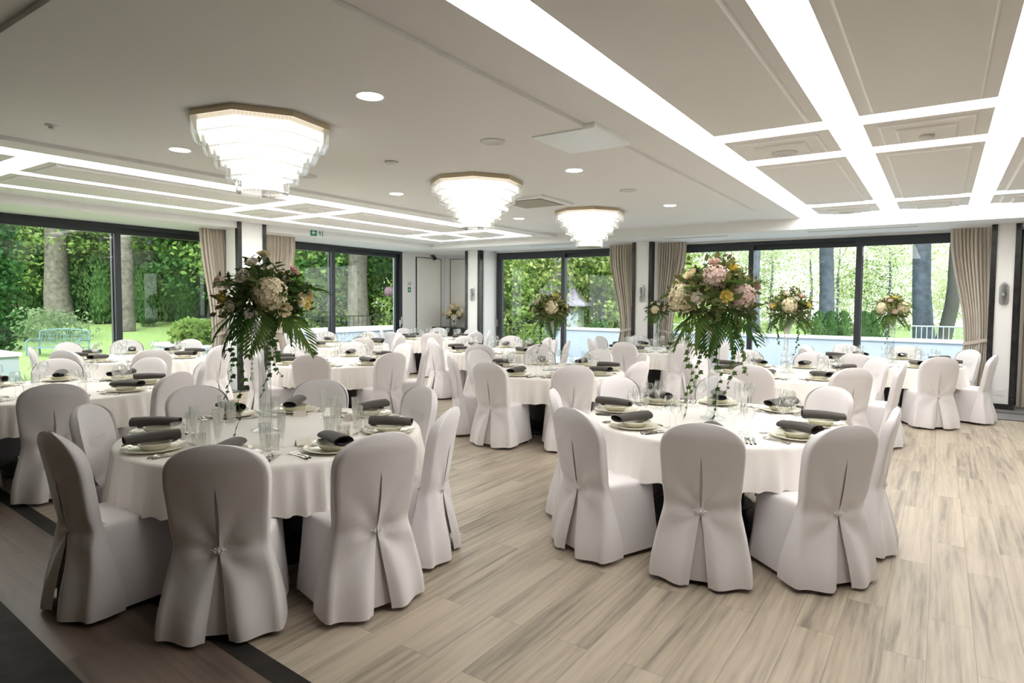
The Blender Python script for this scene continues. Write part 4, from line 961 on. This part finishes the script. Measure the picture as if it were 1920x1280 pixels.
# trees beyond the terrace wall
for i in range(13):
    px = 900 + i * 26 + rt.uniform(-8, 8); k = (1, 0, 1, 4, 1, 0)[i % 6]
    tree(px, (22, 28, 36)[i % 3] + rt.uniform(-1, 2), k, (.95, 1.3, 1.7)[i % 3], KN[k] + ' behind the small slate-roofed pavilion', 'trees behind the pavilion', -.3)
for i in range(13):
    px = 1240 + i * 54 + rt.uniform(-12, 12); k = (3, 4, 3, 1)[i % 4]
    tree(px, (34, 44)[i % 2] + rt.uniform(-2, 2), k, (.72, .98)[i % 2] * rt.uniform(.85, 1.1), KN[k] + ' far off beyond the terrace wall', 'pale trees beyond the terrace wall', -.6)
def big_trunk(name, label, px, depth, w, mat, lean, h=11, z=-.1, seed=1, br=3):
    p = at(px, 566, depth); p.z = z; t = thing(name, label, 'tree', p); r = w / 2
    o = bpy.data.objects.new('trunk', trunk_mesh(h, r, r * .8, seed, lean, 0, mat)); COL.objects.link(o); o.parent = t
    rnd = random.Random(seed)
    for m in range(br):
        a = rnd.random() * 6.28; q = rnd.uniform(.38, .8); l = rnd.uniform(2, 3.6); p0 = Vector((lean * q, 0, h * q))
        MB().tube([p0, p0 + Vector((cos(a) * l * .4, sin(a) * l * .4, .3)), p0 + Vector((cos(a) * l, sin(a) * l, 1.1))], [r * .35, r * .2, r * .06], 7).build('branch', M[mat], t, 180)
        o = bpy.data.objects.new('leaf_cluster', LC[m % 2]); COL.objects.link(o); o.parent = t; o.location = p0 + Vector((cos(a) * l * .8, sin(a) * l * .8, 1.0)); o.scale = (1.0,) * 3
    return t
LC = [crown(90 + s, [(rt.uniform(-.8, .8), rt.uniform(-.8, .8), rt.uniform(-.4, .4), .75, .4) for _ in range(5)], 420, .10, .2, LV['b' if s else 'a'], 'leaf_cluster') for s in (0, 1)]
big_trunk('old_tree', 'big pale ridged trunk leaning slightly behind the garden bench', 113, 24, .78, 'bark', -.95, seed=3, z=.55)
big_trunk('old_tree', 'pale trunk half hidden by the upright bar of the bench window', 238, 22, .48, 'bark', -.65, seed=5, z=.45)
big_trunk('old_tree', 'thin dark trunk in the wood right of the big pale trunk', 126, 30, .55, 'barkk', -.2, seed=7, z=.5, br=2)
big_trunk('old_tree', 'pale grey trunk rising behind the planter wall, second garden window', 676, 23, .72, 'bark', -.4, seed=9, z=-.1)
big_trunk('old_tree', 'grey trunk above the cream bouquet in the terrace window with the handle', 1040, 24, .62, 'barkd', .1, seed=11, z=-.2)
big_trunk('old_tree', 'slim dark trunk in the wood above the bright planter hedge', 312, 31, .5, 'barkk', .2, seed=19, z=.5, br=2)
big_trunk('old_tree', 'straight blue-grey trunk in the centre leaf of the three-part window', 1547, 22, .50, 'barkd', .05, seed=13, z=-.3, br=5)
t = big_trunk('old_tree', 'thick blue-grey forked trunk beside the broad tied curtain', 1737, 20, .56, 'barkd', -.4, seed=15, z=-.3, br=3)
MB().tube([(-.22, 0, 4.2), (-.7, .1, 4.9), (-1.2, .1, 5.2), (-1.7, 0, 5.25), (-2.4, .1, 5.6)], [.13, .11, .08, .06, .02], 8).build('branch', M['barkd'], t, 180)
big_trunk('old_tree', 'short dark leaning trunk right of the thick forked trunk', 1768, 19, .42, 'barkk', .5, h=5.5, seed=17, z=-.3, br=2)
big_trunk('old_tree', 'tree with spreading boughs behind the first bar of the three-part window', 1416, 21, .30, 'barkd', .1, seed=21, z=-.3, br=7)
# clipped thuja cones and bushes
def thuja_mesh(seed, h, r):
    rnd = random.Random(seed); b = MB(); vs, fs = [], []
    for k in range(1500):
        q = rnd.random() ** .8; a = rnd.random() * 6.28; rr = r * (sin(PI * min(1, .12 + q * .88)) ** .55 if q < .6 else (1 - ((q - .6) / .4) ** 2) ** .5 * 1.0) * rnd.uniform(.86, 1.06); p = Vector((rr * cos(a), rr * sin(a), h * q)); l = rnd.uniform(.07, .13); u = (Vector((cos(a) * .5, sin(a) * .5, 1)) + rv(rnd) * .4).normalized(); w = u.cross(Vector((cos(a), sin(a), 0))).normalized(); i = len(vs)
        vs += [p - u * l * .5, p + w * l * .3, p + u * l * .6, p - w * l * .3]; fs.append((i, i + 1, i + 2, i + 3))
    b.add(vs, fs); return b.mesh('foliage', LV['f'], 0)
TH = [thuja_mesh(1, 2.0, .55), thuja_mesh(2, 2.0, .42)]
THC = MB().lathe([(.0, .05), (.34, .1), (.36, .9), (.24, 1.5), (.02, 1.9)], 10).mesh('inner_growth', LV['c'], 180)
def thuja(px, depth, k, sx, sz, z, label, group):
    p = at(px, 566, depth); p.z = z; t = thing('thuja_shrub', label, 'shrub', p, px, group); t.scale = (sx, sx, sz)
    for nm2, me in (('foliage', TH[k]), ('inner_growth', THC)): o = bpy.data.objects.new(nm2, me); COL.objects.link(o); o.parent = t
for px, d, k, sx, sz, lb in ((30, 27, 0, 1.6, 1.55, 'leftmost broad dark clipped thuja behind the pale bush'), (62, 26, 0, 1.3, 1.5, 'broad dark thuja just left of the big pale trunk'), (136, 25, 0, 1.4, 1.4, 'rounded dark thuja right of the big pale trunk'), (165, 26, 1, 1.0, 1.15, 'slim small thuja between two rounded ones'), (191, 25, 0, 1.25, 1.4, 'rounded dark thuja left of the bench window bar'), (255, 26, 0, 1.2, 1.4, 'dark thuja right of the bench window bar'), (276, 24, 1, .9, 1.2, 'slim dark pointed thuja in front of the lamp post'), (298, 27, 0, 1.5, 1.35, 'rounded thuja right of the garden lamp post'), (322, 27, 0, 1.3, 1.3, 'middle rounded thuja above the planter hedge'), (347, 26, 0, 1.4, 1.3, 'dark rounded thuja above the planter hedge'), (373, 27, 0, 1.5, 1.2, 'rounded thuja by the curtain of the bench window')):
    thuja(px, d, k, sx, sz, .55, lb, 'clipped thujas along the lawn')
for px, lb in ((1536, 'first'), (1559, 'second'), (1583, 'third'), (1622, 'fourth'), (1641, 'fifth')):
    thuja(px, 19.5, 0, .55, .86, -.35, '%s young green thuja in the row behind the terrace wall' % lb, 'young thujas behind the terrace wall')
def bush(px, depth, z, rx, rz, mat, label, n=2200, l=(.07, .14), g=None, seed=1):
    p = at(px, 566, depth); p.z = z; t = thing('leafy_bush', label, 'bush', p, 0, g); rnd = random.Random(seed)
    o = bpy.data.objects.new('foliage', crown(seed, [(rnd.uniform(-rx, rx) * .6, rnd.uniform(-.5, .5) * rx * .5, rz * .7, rx * .6, rz * .75) for _ in range(6)], n, l[0], l[1], LV[mat])); COL.objects.link(o); o.parent = t
    MB().tube([(0, 0, 0), (.05, 0, rz)], .04, 6).build('stem', M['barkk'], t)
bush(40, 19, .0, 1.9, .85, 'g', 'wide pale green bush behind the left end of the garden bench', 3600, (.08, .16), seed=2)
bush(366, 13.6, .56, .66, .40, 'b', 'bright yellow-green leafy hedge in the low pale planter', 2000, (.09, .16), seed=3)
bush(-8, 16, 0, .7, 3.4, 'c', 'tall dark ivy-covered growth at the edge of the bench window', 4200, (.10, .2), seed=4)
bush(985, 20.5, -.3, .9, .8, 'b', 'low green bush left of the slate-roofed pavilion', 1600, seed=5)
bush(1128, 19, -.3, .6, .9, 'f', 'dark round bush right of the pavilion, by the lamp post', 1200, seed=6)
bush(1170, 20, -.3, .9, .7, 'a', 'low bush by the railing, beside the drawn curtain', 1400, seed=7)
for px in (560, 600, 650, 700): bush(px, 26, -.1, 2.2, 2.0, 'ab'[px // 50 % 2], 'leafy undergrowth behind the planter wall', 2600, (.10, .2), 'undergrowth behind the planter wall', px)
# garden bench
bp_ = at(106, 566, 15.6)
t = thing('garden_bench', 'pale blue metal garden bench on the lawn outside the bench window', 'bench', (bp_.x, bp_.y, -.02), R(34)); t.scale = (.88,) * 3
f = MB(); 
for x in (-.72, .72):
    f.tube([(x, .25, 0), (x, .24, .42), (x, .30, .90)], .022, 8)
MB().tube([(-.72, .30, .88), (-.4, .31, .93), (0, .31, .945), (.4, .31, .93), (.72, .30, .88)], .02, 8).build('top_rail', M['bench'], t)
f.build('back_post', M['bench'], t)
g = MB()
for k in range(19): x = -.66 + k * .0733; g.tube([(x, .25, .48), (x + .05 * sin(k), .28, .7), (x, .305, .90)], .007, 5)
for z in (.55, .66, .78): g.tube([(-.72, .26 + (z - .5) * .1, z), (.72, .26 + (z - .5) * .1, z)], .006, 5)
g.build('back_lattice', M['bench'], t)
s = MB()
for k in range(7): s.box(-.72, .72, -.22 + k * .068, -.175 + k * .068, .42, .435)
s.build('seat', M['bench'], t, 0)
for x in (-.72, .72):
    MB().tube([(x, -.24, 0), (x, -.23, .42), (x, -.22, .62), (x, -.10, .66), (x, .26, .62)], .022, 8).build('armrest', M['bench'], t); MB().tube([(x, .30, 0), (x, .25, .42)], .022, 8).build('leg', M['bench'], t)
# lamp posts
def lamp_post(px, depth, h, z, label):
    p = at(px, 566, depth); p.z = z; t = thing('lamp_post', label, 'lamp post', p, 0, 'garden lamp posts')
    MB().cyl(.06, 0, .3, 10).build('foot', M['lamp'], t); MB().cyl(.035, .3, h - .45, 10).build('post', M['lamp'], t)
    MB().lathe([(.0, h - .46), (.08, h - .45), (.16, h - .14), (.17, h - .12)], 8).build('lantern', M['lampg'], t, 0); MB().lathe([(.20, h - .12), (.12, h - .03), (.03, h), (0, h + .06)], 8).build('cap', M['lampg'], t, 0)
lamp_post(283, 27, 3.9, .5, 'old-style garden lamp post among the thujas of the garden lawn')
lamp_post(1111, 24, 2.15, -.3, 'lamp post with pale lantern right of the slate-roofed pavilion')
# small pavilion with a flared slate roof
pv = at(1052, 566, 23); t = thing('garden_pavilion', 'small pale pavilion with flared slate roof beyond the terrace wall', 'pavilion', (pv.x, pv.y, -.4), R(20))
MB().box(-.75, .75, -.75, .75, 0, 1.85).build('walls', M['terr'], t, 0)
MB().lathe([(1.45, 1.85), (1.45, 1.92), (1.1, 2.12), (.72, 2.6), (.42, 3.3), (.2, 4.0), (0, 4.2)], 4, Matrix.Rotation(R(45), 4, 'Z')).build('roof', M['slate'], t, 0)
MB().box(-.3, .3, -.78, -.74, .2, 1.6).build('door', M['frame'], t, 0)
# railings on the terrace edge
def railing(label, p0, p1, z0, h, n):
    mt = M['frame'] if 'dark' in label else M['rail']; t = thing('railing', label, 'railing', (p0[0], p0[1], z0)); d = Vector((p1[0] - p0[0], p1[1] - p0[1], 0))
    b = MB(); b.tube([(0, 0, h), tuple(d + Vector((0, 0, h)))], .018, 6); b.tube([(0, 0, .08), tuple(d + Vector((0, 0, .08)))], .014, 6); b.build('rail', mt, t)
    b = MB()
    for k in range(n + 1): q = d * (k / n); b.tube([tuple(q), tuple(q + Vector((0, 0, h)))], .011, 5)
    b.build('bars', mt, t)
railing('thin grey railing behind the terrace wall by the thick forked trunk', (-.6, 18.2), (1.4, 18.2), -.35, 1.42, 18)
railing('thin grey railing behind the terrace wall by the drawn curtain', (-8.0, 18.0), (-5.6, 18.0), -.35, 1.3, 20)
railing('dark fence behind the planter wall of the second garden window', (-17.0, 9), (-17.0, 21), 0, 1.05, 60)
# brick corner of the building and a flower head outside the second garden window
struct(MB().box(XL - 2.2, XL - .34, 14.0, 14.3, -.1, 4.2).build('wall_outside', M['brick'], smooth=0))
wx = MB()
for k in range(46): wx.box(XL - 2.22, XL - .36, 13.985, 14.0, k * .09, k * .09 + .075)
struct(wx.build('wall_outside_bricks', M['brick'], smooth=0))
fp = onx(729, 600, -14.95); t = thing('allium_flower', 'tall single purple-grey flower head on a stalk by the outside brick corner', 'flower', (fp.x, fp.y, .765))
MB().tube([(0, 0, 0), (.02, 0, .6), (0, .02, 1.05)], .012, 6).build('stalk', M['stem'], t); inst('flower_head', hydr_mesh(9, .16).mesh('flower_head', pbr('flower_mauve', (.18, .12, .14), .8), 0), t, (0, .02, 1.12))

# ------------------------------------------------------------------ light
w = bpy.data.worlds.new('bright_overcast_sky'); SC.world = w; w.use_nodes = True; nt = w.node_tree; nt.nodes.clear()
out = nt.nodes.new('ShaderNodeOutputWorld'); bg = nt.nodes.new('ShaderNodeBackground'); L(nt, bg.outputs[0], out.inputs[0])
tc = nt.nodes.new('ShaderNodeTexCoord'); sx = nt.nodes.new('ShaderNodeSeparateXYZ'); L(nt, tc.outputs['Generated'], sx.inputs[0])
cr_ = nt.nodes.new('ShaderNodeValToRGB'); L(nt, sx.outputs['Z'], cr_.inputs[0]); e = cr_.color_ramp.elements
e[0].position = 0; e[0].color = (1, 1, 1, 1); e[1].position = .8; e[1].color = (.80, .90, 1, 1)
L(nt, cr_.outputs[0], bg.inputs[0]); bg.inputs[1].default_value = 3.0
sd = bpy.data.lights.new('sun', 'SUN'); so = bpy.data.objects.new('sun', sd); COL.objects.link(so); sd.energy = 3.2; sd.angle = R(12); sd.color = (1, .96, .88)
so.rotation_euler = (R(48), 0, R(42))
SC.view_settings.view_transform = 'Standard'; SC.view_settings.look = 'None'; SC.view_settings.gamma = 1; SC.view_settings.use_curve_mapping = False
SC.view_settings.exposure = 0.46
cy = SC.cycles
cy.max_bounces = 10; cy.diffuse_bounces = 6; cy.glossy_bounces = 3; cy.transmission_bounces = 4; cy.transparent_max_bounces = 32
cy.sample_clamp_indirect = 6; cy.caustics_reflective = False; cy.caustics_refractive = False
cy.use_adaptive_sampling = True; cy.adaptive_threshold = .035; cy.use_denoising = True
